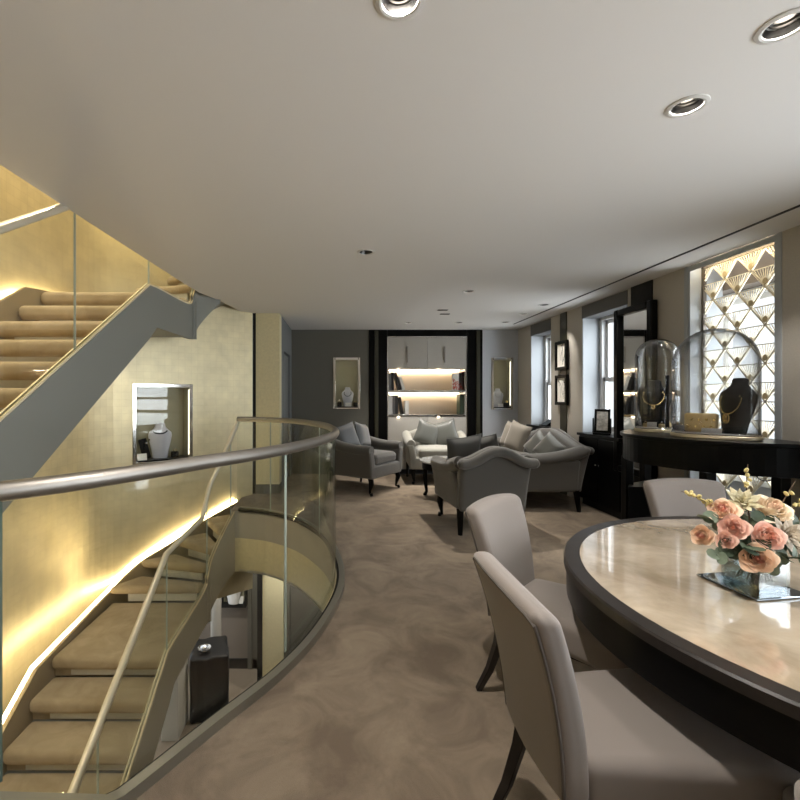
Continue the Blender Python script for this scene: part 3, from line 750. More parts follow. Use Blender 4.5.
# niche of the gold wall
c2 = Vector(GA)+gd*((NU0+NU1)/2); grz = math.atan2(gd.y, gd.x)
niche('large mirrored display niche in the gold wall beside the stairs', (c2.x, c2.y, 0), grz, NU1-NU0, NZ0, NZ1, .28)
def inn_(u, v): return (c2.x+gd.x*u+gn.x*v, c2.y+gd.y*u+gn.y*v, NZ0+.021)
bust('silver grey bust in the gold wall niche', inn_(.0, .15), grz+R(-15), 1.55, 'bustgrey')
necklace('dark stone necklace on the bust in the gold wall niche', inn_(.0, .15), grz+R(-15), 1.55, 'velvet', drop=.06)
rs = ringbox('black ring stand right of the bust in the gold wall niche', inn_(.17, .10), grz, 1.3)
card('white card low at the left in the gold wall niche', inn_(-.24, .05), grz, .11, .08)
eh = thing('earring_stand', 'slanting black earring stand left of the bust in the gold wall niche', 'earring stand', inn_(-.15, .18), grz)
obj('panel', MB().rbox((0, 0, .13), (.05, .012, .13), .01, 2, 1).rot(Matrix.Rotation(R(-14), 3, 'Y')), 'velvet', eh)
obj('earrings', MB().ball((-.02, -.02, .2), .018, 8).ball((.03, -.02, .24), .018, 8), 'diamond', eh)

# ------------------------------------------------------------------ dining table
TC = (1.87, 1.45); TA, TB = 1.025, 1.0; TZ = .74
tb = thing('dining_table', 'large round dining table with inlaid stone top and dark rim', 'table', (*TC, 0))
obj('tabletop_rim', MB().lathe([(.942, TZ-.035), (1.0, TZ-.035), (1.0, TZ-.006), (.994, TZ), (.942, TZ), (.942, TZ-.035)], (0, 0, 0), 128, TA, TB, caps=False), 'darkwood', tb)
obj('apron', MB().lathe([(.90, TZ-.15), (.99, TZ-.15), (.99, TZ-.0355), (.90, TZ-.0355), (.90, TZ-.15)], (0, 0, 0), 128, TA, TB, caps=False), 'black', tb)
obj('stone_inlay', MB().lathe([(.0, TZ-.03), (.941, TZ-.03), (.941, TZ-.001), (0, TZ-.001)], (0, 0, 0), 128, TA, TB), 'onyx', tb)
ped = MB(); ped.box(-.36, .36, -.36, .36, .06, TZ-.03, R(20), (0, 0))
obj('pedestal', ped, 'black', tb, bevel=.01)
obj('base_plate', MB().box(-.45, .45, -.45, .45, 0, .06, R(20), (0, 0)), 'black', tb, bevel=.008)
cm = MB()
for a in range(4):
    an = R(20+45+90*a); cm.box(.50*math.cos(an)-.012, .50*math.cos(an)+.012, .50*math.sin(an)-.012, .50*math.sin(an)+.012, .06, TZ-.16, an, None)
obj('corner_trim', cm, 'chrome', tb, smooth=0)

def make_chair(label, loc, rz):
    t = thing('dining_chair', label, 'chair', loc, rz, 'upholstered dining chairs around the round table')
    # local: facing -Y (towards the table), back at +Y; origin below the back's centre
    def sf(x, y, z):
        k = 1+.14*(-y/.25); dome = .018*(1-min(1, (x/.24)**2))*(1-min(1, (y/.26)**2))*(1 if z > 0 else 0)
        return (x*k*.98, y-.03*(1-(x/.24)**2)*(1 if y < 0 else 0), z+dome)
    obj('seat', MB().rbox((0, -.29, .405), (.215, .26, .07), .035, 3, 8, sf), 'dining', t)
    H0, H1 = .36, .87
    def bf(x, y, z):
        u = (z+.255)/.51
        w = .80+.22*u
        X = x*w; bow = .05*(1-(x/.225)**2)
        Y = y+.012+.085*u*u+.02*u+bow*.35-.02
        Z = z+.018*(1-(x/.225)**2)*max(0, u-.8)*5
        return (X, Y, Z)
    bo = obj('backrest', MB().rbox((0, 0, .615), (.235, .038, .255), .03, 3, 8, bf), 'dining', t)
    for yy in (.034,):
        pts = []
        n = 14
        for k in range(n+1): pts.append((-.225, yy, -.24+.47*k/n))
        for k in range(1, n): pts.append((-.225+.45*k/n, yy, .238))
        for k in range(n+1): pts.append((.225, yy, .23-.47*k/n))
        obj('piping', MB().tube([Vector(bf(*p))+Vector((0, .0, .615)) for p in pts], .0045, 6), 'piping', bo)
    for sx in (-1, 1):
        fl = [(sx*.20, -.49, .36), (sx*.20, -.495, .15), (sx*.20, -.50, 0)]
        obj('leg', MB().tube(fl, [.026, .021, .016], 4), 'darkwood', t, smooth=0, bevel=.003)
        bl = [(sx*.165, -.03, .37), (sx*.168, -.01, .25), (sx*.172, .03, .12), (sx*.176, .085, 0)]
        obj('leg', MB().tube(bl, [.027, .025, .021, .017], 4), 'darkwood', t, smooth=0, bevel=.003)
    obj('seat_frame', MB().box(-.18, .18, -.50, -.05, .325, .345), 'darkwood', t, smooth=0)
    return t
def face(dx, dy): return math.atan2(dy, dx)+PI/2               # rotation that points local -Y along (dx,dy)
# the back's top sits about .11 behind the origin
chA = make_chair('taupe dining chair at the far left of the table, back seen from the front', (.845, 2.185, 0), face(.70, -.72))
dup(chA, (.585, 1.30, 0), face(1, .02), 'taupe dining chair nearest the camera, seen from behind with its seat under the table')
dup(chA, (2.12, 2.66, 0), face(0, -1), 'taupe dining chair at the far side of the table beside the flowers')
dup(chA, (.87, .525, 0), face(.69, .72), 'dining chair of which only a back corner shows at the bottom edge')

# ------------------------------------------------------------------ lounge seating
def lounge(name, cat, label, loc, rz, W, D, fab, group=None, seats=1, back=.90, camel=.13, cab=True, seatfab=None, legs=.24):
    """local: front at -Y, back at +Y, origin at floor centre; W overall width at the frame"""
    t = thing(name, label, cat, loc, rz, group)
    hw = W/2; hd = D/2
    obj('seat_frame', MB().rbox((0, -.01, legs+.09), (hw-.03, hd-.03, .09), .025, 2, 4), fab, t)
    sw = (W-.30)/seats
    for k in range(seats):
        cx = -(W-.30)/2+sw*(k+.5)
        obj('seat_cushion', MB().rbox((cx, -.06, legs+.25), (sw/2-.004, hd-.09, .075), .055, 4, 6,
            lambda x, y, z, a=sw/2, b=hd-.09: (x, y, z+.025*(1-(x/a)**2)*(1-(y/b)**2)*(1 if z > 0 else .0))), seatfab or fab, t)
    zt = back-camel
    def top(x):
        u = abs(x)/hw
        return zt+camel*(.5+.5*math.cos(min(1, u*1.08)*PI))
    zb0 = legs+.02; zc = (zb0+back)/2; hz = (back-zb0)/2
    def bf(x, y, z):
        u = (z+hz)/(2*hz); zz = zb0+u*(top(x)-zb0)
        return (x*(1+.06*u*u), y+.10*u+.05*u*u*(x/hw)**2*0, zz-zc)
    b = obj('backrest', MB().rbox((0, hd-.11, zc), (hw-.02, .07, hz), .05, 3, 14, bf), fab, t)
    roll = [((x*(.98 if W < 1.2 else .93)), hd+.075, top(x)-.045) for x in [(-hw+.0)+(2*hw)*k/24 for k in range(25)]]
    obj('back_roll', MB().tube(roll, .05, 12).ball(roll[0], .05, 12).ball(roll[-1], .05, 12), fab, b)
    for sx in (-1, 1):
        def af(x, y, z, sx=sx):
            u = (z+.19)/.38
            return (x+sx*.05*u*u, y, z)
        a = obj('arm', MB().rbox((sx*(hw-.075), -.03, legs+.20), (.06, hd-.05, .19), .03, 2, 6, af), fab, t)
        rl = []
        rad = []
        n = 12
        for k in range(n+1):
            y = -hd+.03+(D-.05)*k/n; u = k/n
            rl.append((sx*(hw-.035+.01*u), y, legs+.395+.10*u*u-.015*math.sin(u*PI))); rad.append(.078 if 0 < k < n else .068)
        obj('arm_roll', MB().tube(rl, rad, 16), fab, a, smooth=50)
        fx = sx*(hw-.085)
        if cab:
            p = [(fx, -hd+.08, legs+.02), (fx+sx*.012, -hd+.06, legs*.72), (fx+sx*.004, -hd+.085, legs*.35), (fx-sx*.002, -hd+.09, legs*.14), (fx+sx*.012, -hd+.06, .03), (fx+sx*.016, -hd+.05, .0)]
            obj('leg', MB().tube(p, [.042, .038, .022, .016, .024, .022], 8), 'black', t)
        else:
            obj('leg', MB().tube([(fx, -hd+.09, legs+.02), (fx+sx*.015, -hd+.075, 0)], [.035, .02], 4), 'black', t, smooth=0)
        obj('leg', MB().tube([(sx*(hw-.05), hd-.10, legs+.02), (sx*(hw-.04), hd-.07, 0)], [.036, .022], 4), 'black', t, smooth=0)
    return t
def pillow(label, loc, rot, w, T, m, cat='cushion', group=None):
    p = thing('cushion', label, cat, loc, 0, group); p.rotation_euler = rot
    n = 12; vs = []; fs = []
    for sd in (1, -1):
        for i in range(n+1):
            for j in range(n+1):
                u = -1+2*i/n; v = -1+2*j/n
                th = T*max(0, (1-u**4)*(1-v**4))**.55
                x = w/2*u*(1-.09*(1-v*v)); z = w/2*v*(1-.09*(1-u*u))
                vs.append((x, sd*(th/2)-.0*u, z+w*.46))
    N = (n+1)*(n+1)
    for i in range(n):
        for j in range(n):
            a = i*(n+1)+j; q = (a, a+1, a+n+2, a+n+1)
            fs.append(q); fs.append(tuple(N+k for k in q[::-1]))
    obj('cover', MB().add(vs, fs), m, p, smooth=60)
    def edge(u, v): return (w/2*u*(1-.09*(1-v*v)), 0, w/2*v*(1-.09*(1-u*u))+w*.46)
    E = [edge(-1+k/5, -1) for k in range(10)]+[edge(1, -1+k/5) for k in range(10)]+[edge(1-k/5, 1) for k in range(10)]+[edge(-1, 1-k/5) for k in range(10)]
    obj('piping', MB().tube(E, .005, 6, True), m, p)
    return p
def near(o, lx, ly, z):                                       # point in o's local frame to world
    c, s = math.cos(o.rotation_euler.z), math.sin(o.rotation_euler.z)
    return (o.location.x+lx*c-ly*s, o.location.y+lx*s+ly*c, z)

a1 = lounge('armchair', 'armchair', 'grey armchair at the left beside the glass balustrade', (.375, 6.72, 0), face(.8, -.6), .90, .84, 'sofa', 'lounge armchairs')
a2 = lounge('armchair', 'armchair', 'pale grey armchair in front of the bookcase', (1.60, 7.38, 0), face(-.06, -1), .98, .82, 'pale', 'lounge armchairs')
a3 = lounge('armchair', 'armchair', 'grey camelback armchair seen from behind in the middle of the room', (1.505, 4.86, 0), face(-.10, 1), .75, .86, 'sofa', 'lounge armchairs', back=.90, camel=.12)
sf = lounge('sofa', 'sofa', 'grey camelback sofa against the window wall', (2.52, 6.28, 0), face(-1, -.0), 1.92, .86, 'sofa', None, 2, .95, .17, cab=False)
zst = .24+.35
def lean_pillow(o, lx, ly, w, T, m, label, yaw=0, tilt=-16, roll=0, group=None, z=zst):
    p = near(o, lx, ly, z)
    q = pillow(label, p, (0, 0, 0), w, T, m, group=group)
    q.rotation_mode = 'XYZ'
    mt = Matrix.Rotation(o.rotation_euler.z+yaw, 3, 'Z') @ Matrix.Rotation(R(tilt), 3, 'X') @ Matrix.Rotation(roll, 3, 'Y')
    q.rotation_euler = mt.to_euler()
    return q
lean_pillow(a1, .20, .13, .42, .15, 'cushgrey', 'grey cushion in the left armchair, nearer the balustrade', R(12), roll=R(10), group='lounge cushions')
lean_pillow(a1, -.17, .13, .42, .15, 'cushgrey', 'grey satin cushion in the left armchair, beside its lit arm', R(-16), roll=R(-12), group='lounge cushions')
lean_pillow(a2, -.19, .10, .42, .15, 'cushsilver_dim', 'silver satin cushion on the pale armchair, left of two', R(8), roll=R(22), group='lounge cushions')
lean_pillow(a2, .21, .10, .42, .15, 'cushsilver_dim', 'silver satin cushion on the pale armchair, right of two', R(-14), roll=R(-17), group='lounge cushions')
lean_pillow(a3, .16, .0, .42, .14, 'cushdark', 'dark grey cushion rising above the back of the middle armchair', R(10), -14, R(7), group='lounge cushions', z=zst-.005)
lean_pillow(a3, -.15, -.02, .40, .14, 'cushdark', 'dark cushion corner showing behind the right shoulder of the middle armchair', R(-62), -10, R(10), group='lounge cushions')
lean_pillow(sf, -.70, .10, .42, .15, 'cushcream', 'cream cushion at the far end of the sofa, leaning on its arm', R(14), roll=R(9), group='lounge cushions')
lean_pillow(sf, -.48, .10, .44, .15, 'cushcream', 'tan cushion second from the far end of the sofa', R(20), roll=R(12), group='lounge cushions')
lean_pillow(sf, .08, .12, .35, .14, 'cushsilver', 'silver satin cushion in the middle of the sofa, one corner up', R(24), -16, R(40), group='lounge cushions')
lean_pillow(sf, .42, .12, .34, .14, 'cushsilver', 'silver grey cushion tilted against the near arm of the sofa', R(34), -18, R(36), group='lounge cushions')

ct = thing('coffee_table', 'small round dark coffee table with a pale top between the armchairs', 'table', (1.50, 6.10, 0))
obj('tabletop', MB().lathe([(.0, .50), (.40, .50), (.405, .505), (.405, .52), (.40, .525), (0, .525)], (0, 0, 0), 48), mat('pale_stone', (.50, .50, .48), rough=.15, coat=.6), ct)
obj('apron', MB().lathe([(.34, .41), (.37, .41), (.37, .499), (.34, .499), (.34, .41)], (0, 0, 0), 40, caps=False), 'black', ct)
for k in range(4):
    a = R(45+90*k+12)
    c, s = math.cos(a), math.sin(a)
    obj('leg', MB().tube([(.345*c, .345*s, .42), (.35*c, .35*s, .2), (.33*c, .33*s, .06), (.36*c, .36*s, 0)], [.035, .028, .02, .03], 8), 'black', ct)

# ------------------------------------------------------------------ window side furniture
def sideboard(label, x0, x1, y0, y1, h):
    t = thing('sideboard', label, 'sideboard', ((x0+x1)/2, (y0+y1)/2, 0))
    hx, hy = (x1-x0)/2, (y1-y0)/2
    obj('top_board', MB().box(-hx-.015, hx, -hy-.01, hy+.01, h-.035, h), 'black', t, bevel=.004)
    obj('cabinet_body', MB().box(-hx+.02, hx, -hy, hy, .08, h-.036), 'black', t, bevel=.003)
    obj('plinth', MB().box(-hx+.05, hx-.02, -hy+.02, hy-.02, 0, .08), 'blackm', t, smooth=0)
    for k, (a, b) in enumerate(((-hy+.01, -.004), (.004, hy-.01))):
        d = obj('door', MB().box(-hx+.004, -hx+.019, a, b, .10, h-.05), 'black', t, bevel=.002)
        yk = b-.03 if k == 0 else a+.03
        obj('knob', MB().ball((-hx-.004, yk, h*.6), .009, 8), 'chrome', d)
    return t
sideboard('black sideboard under the middle sash window, portrait frame on top', 3.13, 3.43, 4.98, 5.85, .925)
sideboard('black ledge cabinet under the farthest sash window', 3.13, 3.43, 6.78, 7.43, .93)
dt = thing('display_tray', 'small dark angular stand on the ledge under the farthest window', 'stand', (3.26, 6.98, .931))
obj('plate', MB().box(-.09, .09, -.12, .12, 0, .015), 'blackm', dt, bevel=.003)
obj('rest', MB().add([(-.07, -.1, .0155), (.08, -.1, .0155), (.08, .1, .0155), (-.07, .1, .0155), (.06, -.1, .10), (.08, -.1, .10), (.08, .1, .10), (.06, .1, .10)],
    [(3, 2, 1, 0), (4, 5, 6, 7), (0, 1, 5, 4), (1, 2, 6, 5), (2, 3, 7, 6), (3, 0, 4, 7)]), 'black', dt, smooth=0)
pf = thing('photo_frame', 'small black swivel frame with a silver picture on the sideboard', 'photo frame', (3.22, 5.47, .926), R(-38))
obj('base', MB().box(-.095, .095, -.05, .05, 0, .02), 'black', pf, bevel=.004)
ff = MB(); ff.box(-.085, -.06, -.012, .012, .022, .315).box(.06, .085, -.012, .012, .022, .315).box(-.06, .06, -.012, .012, .022, .05).box(-.06, .06, -.012, .012, .285, .315)
obj('frame', ff.rot(Matrix.Rotation(R(-10), 3, 'X')), 'black', pf, bevel=.003)
obj('picture', MB().box(-.06, .06, -.003, .003, .05, .285).rot(Matrix.Rotation(R(-10), 3, 'X')), 'silverpic', pf, smooth=0)
obj('support', MB().box(-.1, -.088, -.02, .03, .02, .2), 'black', pf, smooth=0); obj('support', MB().box(.088, .1, -.02, .03, .02, .2), 'black', pf, smooth=0)

# vertical bands on the piers
struct('trim_pier_band', MB().box(XW-.012, XW+.001, 6.27, 6.45, 0, ZC), 'olive', smooth=0)
struct('trim_pier_band_mirror', MB().box(XW-.012, XW+.001, 4.55, 4.88, 0, ZC), 'blackm', smooth=0)
def wall_picture(label, z0, z1, seed):
    rnd = random.Random(seed)
    t = thing('picture', label, 'picture', (XW-.014, 6.36, 0), 0, 'pair of framed pictures between the windows')
    w = .165; fw_ = .045
    f = MB(); f.box(-.04, 0, -w, -w+fw_, z0, z1).box(-.04, 0, w-fw_, w, z0, z1).box(-.04, 0, -w+fw_, w-fw_, z0, z0+fw_).box(-.04, 0, -w+fw_, w-fw_, z1-fw_, z1)
    obj('frame', f, 'black', t, bevel=.004)
    art = obj('print', MB().box(-.02, -.003, -w+fw_, w-fw_, z0+fw_, z1-fw_), 'pic', t, smooth=0)
    tw = MB()
    for k in range(4):
        y = (rnd.random()-.5)*.12; z = z0+.07+rnd.random()*.08
        pts = []
        a = R(60+60*rnd.random())
        for j in range(5):
            pts.append((-.0215, max(-.115, min(.115, y)), min(z, z1-.06))); y += .06*math.cos(a); z += .06*math.sin(a); a += R(rnd.uniform(-35, 35))
        tw.tube(pts, .0016, 5)
        if k % 2 == 0: tw.ball((-.0215, pts[-1][1], pts[-1][2]), .012, 8, (.15, 1, 1))
    obj('twig_drawing', tw, 'ink', art)
    obj('picture_light', MB().box(-.05, -.041, -.05, .05, z1-.008, z1-.002), 'chrome', t, smooth=0)
wall_picture('upper framed twig print on the pier between the windows', 1.77, 2.185, 3)
wall_picture('lower framed twig print on the pier between the windows', 1.27, 1.70, 8)

mr = thing('wall_mirror', 'tall black framed mirror on the pier behind the glass cloches', 'mirror', (XW-.012, 4.77, 0))
f = MB(); y0, y1, z0, z1 = -.31, .31, .55, 2.37; fw_ = .075
f.box(-.07, 0, y0, y0+fw_, z0, z1).box(-.07, 0, y1-fw_, y1, z0, z1).box(-.07, 0, y0+fw_, y1-fw_, z0, z0+fw_).box(-.07, 0, y0+fw_, y1-fw_, z1-fw_, z1)
obj('frame', f, 'black', mr, bevel=.012)
obj('mirror_glass', MB().box(-.03, -.004, y0+fw_, y1-fw_, z0+fw_, z1-fw_), 'mirror', mr, smooth=0)

# fan-patterned metal screen in the window opening
gr = thing('window_screen', 'gold metal screen of repeating fan shapes in the window opening behind the console', 'screen', (XW+.12, 3.28, 0))
fm = MB(); Wd = W3[1]-W3[0]-.06; fm.box(-.015, .015, 0, .022, .02, 2.575).box(-.015, .015, Wd-.022, Wd, .02, 2.575).box(-.015, .015, 0, Wd, .02, .04).box(-.015, .015, 0, Wd, 2.555, 2.575)
obj('screen_frame', fm, mat('screen_edge', (.12, .10, .08), rough=.4, metal=.3), gr, smooth=0)
TWd, TH = .243, .150
pm = MB(); dm = MB()
def clipbar(a, b, w, t):
    (ya, za), (yb, zb_2) = a, b; lo, hi = .024, Wd-.024
    if max(ya, yb) < lo or min(ya, yb) > hi: return
    def at(y): 
        u = (y-ya)/(yb-ya); return za+(zb_2-za)*u
    if abs(yb-ya) > 1e-6:
        if ya < lo: za = at(lo); ya = lo
        elif ya > hi: za = at(hi); ya = hi
        if yb < lo: zb_2 = za+(zb_2-za)*((lo-ya)/(yb-ya) if abs(yb-ya) > 1e-9 else 0); yb = lo
        elif yb > hi: zb_2 = za+(zb_2-za)*((hi-ya)/(yb-ya) if abs(yb-ya) > 1e-9 else 0); yb = hi
    if abs(ya-yb)+abs(za-zb_2) < .006: return
    pm.bar((0, ya, za), (0, yb, zb_2), w, t, up=(1, 0, 0))
row = 0; zt = 2.555
while zt-TH > .03:
    off = 0 if row % 2 == 0 else TWd/2
    clipbar((-.2, zt), (Wd+.2, zt), .007, .008)
    for k in range(-1, 6):
        yc = k*TWd+off+.07
        ap = (yc, zt-TH)
        clipbar((yc-TWd/2, zt), ap, .012, .01); clipbar((yc+TWd/2, zt), ap, .012, .01)
        for q in range(1, 10):
            yy = yc-TWd/2+TWd*q/10
            u = .74
            clipbar((yy, zt), (yy+(ap[0]-yy)*u, zt+(ap[1]-zt)*u), .0045, .006)
        if .03 < yc < Wd-.03:
            dm.lathe([(.001, -.006), (.02, -.006), (.02, .006), (.001, .006)], (0, 0, 0), 16)
            dm.v[-64:] = [(z, yc+x, zt-TH*.70+y*1.25) for x, y, z in dm.v[-64:]]
    zt -= TH; row += 1
obj('fan_lattice', pm, 'grille', gr, smooth=0)
obj('fan_discs', dm, mat('disc_bronze', (.62, .50, .30), rough=.4, metal=.5), gr)
obj('screen_light', MB().box(-.10, -.085, .05, Wd-.05, 2.565, 2.58), 'led', gr, smooth=0)
obj('added_pelmet', MB().box(-.118, -.11, 0, Wd, 2.54, 2.585), 'reveal', gr, smooth=0)  # added lip that hides the light strip from view

# bow-fronted console
CC = (XW-.012, 3.60); CA, CB = .80, .73; CZ = 1.085
cs = thing('console_table', 'tall black bow-fronted console under the fan screen', 'console table', (*CC, 0))
def bow(a, b, n=40, t0=0, t1=180): return [(-a*math.sin(R(t0+(t1-t0)*k/n)), b*math.cos(R(t0+(t1-t0)*k/n))) for k in range(n+1)]
obj('tabletop', MB().prism(bow(CA, CB), CZ-.03, CZ), 'black', cs, bevel=.006, smooth=30)
ap = bow(CA-.02, CB-.02, 40); ap2 = bow(CA-.05, CB-.05, 40)
m = MB()
for i in range(40): m.prism([ap[i], ap[i+1], ap2[i+1], ap2[i]], CZ-.225, CZ-.031)
obj('apron', m, 'black', cs, smooth=30)
for t_ in (22, 50, 130, 160):
    p = (-(CA-.045)*math.sin(R(t_)), (CB-.045)*math.cos(R(t_)))
    obj('leg', MB().box(p[0]-.035, p[0]+.035, p[1]-.035, p[1]+.035, 0, CZ-.226), 'black', cs, bevel=.004)
lo = bow(CA-.06, CB-.06, 14, 20, 62)
obj('lower_cabinet', MB().prism(lo+[(-.02, .30), (-.02, .66)], .06, .60), 'black', cs, bevel=.004)
obj('cable', MB().tube(catmull([(-.18, -.55, .86), (-.2, -.52, .82), (-.19, -.45, .80), (-.15, -.36, .81), (-.13, -.3, .86)], 5), .004, 6), 'blackm', cs)

# ------------------------------------------------------------------ glass cloches and jewellery on the console
def cloche(label, loc, rz, a, b, h):
    t = thing('glass_cloche', label, 'glass cloche', loc, rz)
    obj('base', MB().lathe([(1.0, 0), (1.04, .004), (1.04, .022), (1.0, .03), (0, .03)], (0, 0, 0), 48, a, b), 'railgold', t)
    obj('base_pad', MB().lathe([(.93, .0305), (.93, .034), (0, .034)], (0, 0, 0), 40, a, b), 'card', t)
    n = 48; vs = []; prof = []
    hs = h-a
    for k in range(7): prof.append((1, .031+(hs-.031)*k/6))
    for k in range(1, 15): an = PI/2*k/14; prof.append((math.cos(an)+1e-4*(k == 14), hs+a*math.sin(an)))
    mb = MB().lathe(prof, (0, 0, 0), n, a, b)
    mb.f = [f for f in mb.f if len(f) == 4]
    g = obj('dome', mb, 'clearglass', t, smooth=60)
    so = g.modifiers.new('Solidify', 'SOLIDIFY'); so.thickness = .008; so.offset = -1
    obj('rim', MB().tube([(a*1.0*math.cos(2*PI*k/40), b*1.0*math.sin(2*PI*k/40), .036) for k in range(40)], .006, 6, True), 'chrome', t)
    return t
Z1 = CZ+.001
# large one, broad side to the camera
L1 = (2.79, 3.32, Z1); R1 = math.atan2(-.80, .595)
cloche('large arched glass cloche with a gold pendant necklace, in front of the screen', L1, R1, .262, .125, .82)
def on1(u, v): c, s = math.cos(R1), math.sin(R1); return (L1[0]+u*c-v*s, L1[1]+u*s+v*c, Z1+.035)
b1 = on1(.11, .01)
bust('tall black bust under the large cloche', b1, R1-R(30), 1.42, 'velvet', lean=R(-8))
necklace('gold pendant necklace on the black bust under the large cloche', b1, R1-R(30), 1.42, 'gold_metal', .0026, .165, R(-8), .034, 56)
cl = thing('clutch_bag', 'gold studded clutch bag under the large cloche', 'clutch bag', on1(-.085, .035), R1-R(6))
obj('body', MB().rbox((0, 0, .075), (.105, .03, .073), .02, 3, 4), 'clutch', cl)
st = MB()
for i in range(4):
    for j in range(2): st.ball((-.07+.047*i+.02*(j % 2), -.031, .045+.055*j), .010, 8, (1, .5, 1))
obj('studs', st, 'gold_metal', cl)
card('blank white card under the large cloche', on1(.0, -.075), R1, .12, .04)
ringbox('small silver grey ring stand at the left end under the large cloche', on1(-.215, -.0), R1, .9, 'bustgrey')
# left one
L2 = (2.80, 3.93, Z1); R2 = R(150)
cloche('glass cloche at the left of the console with a dark bust and gold jewels', L2, R2, .165, .15, .82)
def on2(u, v): return (L2[0]+u, L2[1]+v, Z1+.035)
bust('dark charcoal bust under the left cloche', on2(.0, .045), R(-38), 1.45, 'velvet', lean=R(-4))
necklace('fine gold drop necklace on the bust under the left cloche', on2(.0, .045), R(-38), 1.45, 'gold_metal', .0028, .13, R(-4), .018, 36)
tp = thing('display_post', 'slim black display post beside the bust under the left cloche', 'display post', on2(.045, -.062), R(-38))
obj('post', MB().box(-.014, .014, -.014, .014, .006, .46), 'velvet', tp, bevel=.004)
obj('foot', MB().box(-.026, .026, -.026, .026, 0, .006), 'velvet', tp)
card('white card at the foot of the left cloche', on2(-.075, -.04), R(-38), .07, .05)
for k, (u, v, lb) in enumerate([(-.088, .02, 'gold ring stand at the left edge under the left cloche'), (-.02, -.085, 'gold ring stand at the front under the left cloche'), (.085, -.03, 'gold ring stand at the right edge under the left cloche')]):
    ringbox(lb, on2(u, v), R(-30+20*k), .62, 'clutch')

# ------------------------------------------------------------------ flowers on the table
TY = TZ+.0005
tr = thing('mirror_tray', 'square mirror tray under the flower vase', 'tray', (1.425, 1.545, TY), R(8))
obj('glass_plate', MB().box(-.105, .105, -.105, .105, 0, .008), 'mirrortray', tr, bevel=.003, seg=1)
FV = (1.43, 1.535)
va = thing('vase', 'square clear glass vase of flowers standing on the mirror tray', 'vase', (*FV, TY+.0085), R(10))
hw = .062; hh = .105
v = MB(); v.box(-hw, -hw+.006, -hw, hw, .0, hh).box(hw-.006, hw, -hw, hw, .0, hh).box(-hw+.006, hw-.006, -hw, -hw+.006, .0, hh).box(-hw+.006, hw-.006, hw-.006, hw, .0, hh).box(-hw+.006, hw-.006, -hw+.006, hw-.006, 0, .012)
obj('glass_body', v, 'vaseglass', va, smooth=0)
obj('water', MB().box(-hw+.0065, hw-.0065, -hw+.0065, hw-.0065, .0125, .065), 'water', va, smooth=0)
stm = MB()
rnd = random.Random(5)
for k in range(14):
    x, y = rnd.uniform(-.04, .04), rnd.uniform(-.04, .04)
    stm.tube([(x, y, .02), (x*.6+.01, y*.6, .07), (x*.8, y*.8, .12)], .003, 5)
so = tag(obj('flower_stems', stm, 'darkleaf'), 'cut green flower stems standing inside the square glass vase', 'flower stems'); so['kind'] = 'stuff'
so.location = (*FV, TY+.009); so.rotation_euler = (0, 0, R(10))
def orient(o, d):
    d = Vector(d).normalized(); o.rotation_mode = 'QUATERNION'; o.rotation_quaternion = d.to_track_quat('Z', 'Y')
def petal(mb, ang, rk, hgt, half, flare, off):
    n = 7; vs = []
    for i in range(n+1):
        u = i/n
        rad = rk*(.35+.65*math.sin(u*PI*.62))+flare*max(0, u-.55)**1.3
        z = hgt*u-flare*max(0, u-.62)**2*1.6
        wd = half*(.5+.5*math.sin(u*PI*.6))*(1 if u < .72 else 1-.55*((u-.72)/.28)**2)
        for j in range(n+1):
            q = 2*(j/n-.5); a = ang+q*wd
            r2 = rad*(1+off*(1-q*q))
            vs.append((r2*math.cos(a), r2*math.sin(a), z-.12*hgt*q*q*u))
    mb.add(vs, [(i*(n+1)+j, i*(n+1)+j+1, (i+1)*(n+1)+j+1, (i+1)*(n+1)+j) for i in range(n) for j in range(n)])
CB_ = Vector((FV[0], FV[1], TY+.135))
def rose(label, off, R_, m, d=None):
    t = thing('rose', label, 'rose', CB_+Vector(off), 0, 'roses in the table bouquet')
    orient(t, d or (Vector(off)+Vector((0, -.02, .04))))
    inner = MB(); outer = MB()
    for k in range(22):
        u = k/21; a = k*2.4
        petal(inner if k < 6 else outer, a, R_*(.10+.72*u), R_*(1.22-.62*u), 1.25-.45*u, R_*(.06+.75*u*u), .16)
    outer.ball((0, 0, R_*.12), R_*.6, 10, (1, 1, .4))
    inner.ball((0, 0, R_*.7), R_*.13, 10, (1, 1, 2.6))
    obj('petals', outer, m, t, smooth=60); obj('heart', inner, 'rosecore' if m != 'rose3' else 'rose1', t, smooth=60)
    obj('stalk', MB().tube([(0, 0, 0), (0, 0, -R_*1.1)], .003, 5), 'darkleaf', t)
rose('large peach rose lowest at the front of the bouquet', (-.087, -.095, .0), .046, 'rose1', (-.55, -.85, .25))
rose('pink rose in the middle of the bouquet, left of the broad succulent', (-.045, -.08, .062), .045, 'rose2', (-.3, -.85, .4))
rose('pink rose at the left of the bouquet front', (-.128, -.06, .085), .041, 'rose2', (-.6, -.7, .4))
rose('peach rose high at the left of the bouquet', (-.125, -.02, .125), .043, 'rose1', (-.55, -.5, .65))
rose('cream rose high at the right of the bouquet', (.035, -.01, .12), .056, 'rose3', (-.1, -.6, .75))
rose('small mauve rose low at the left between dark leaves', (-.158, -.07, .05), .028, 'rose2', (-.7, -.6, .2))
rose('faded peach rose at the far left edge of the bouquet', (-.19, -.02, .05), .034, 'rose1', (-.9, -.5, .15))
rose('peach rose at the right edge of the bouquet', (.125, -.03, .055), .036, 'rose1', (.5, -.7, .35))
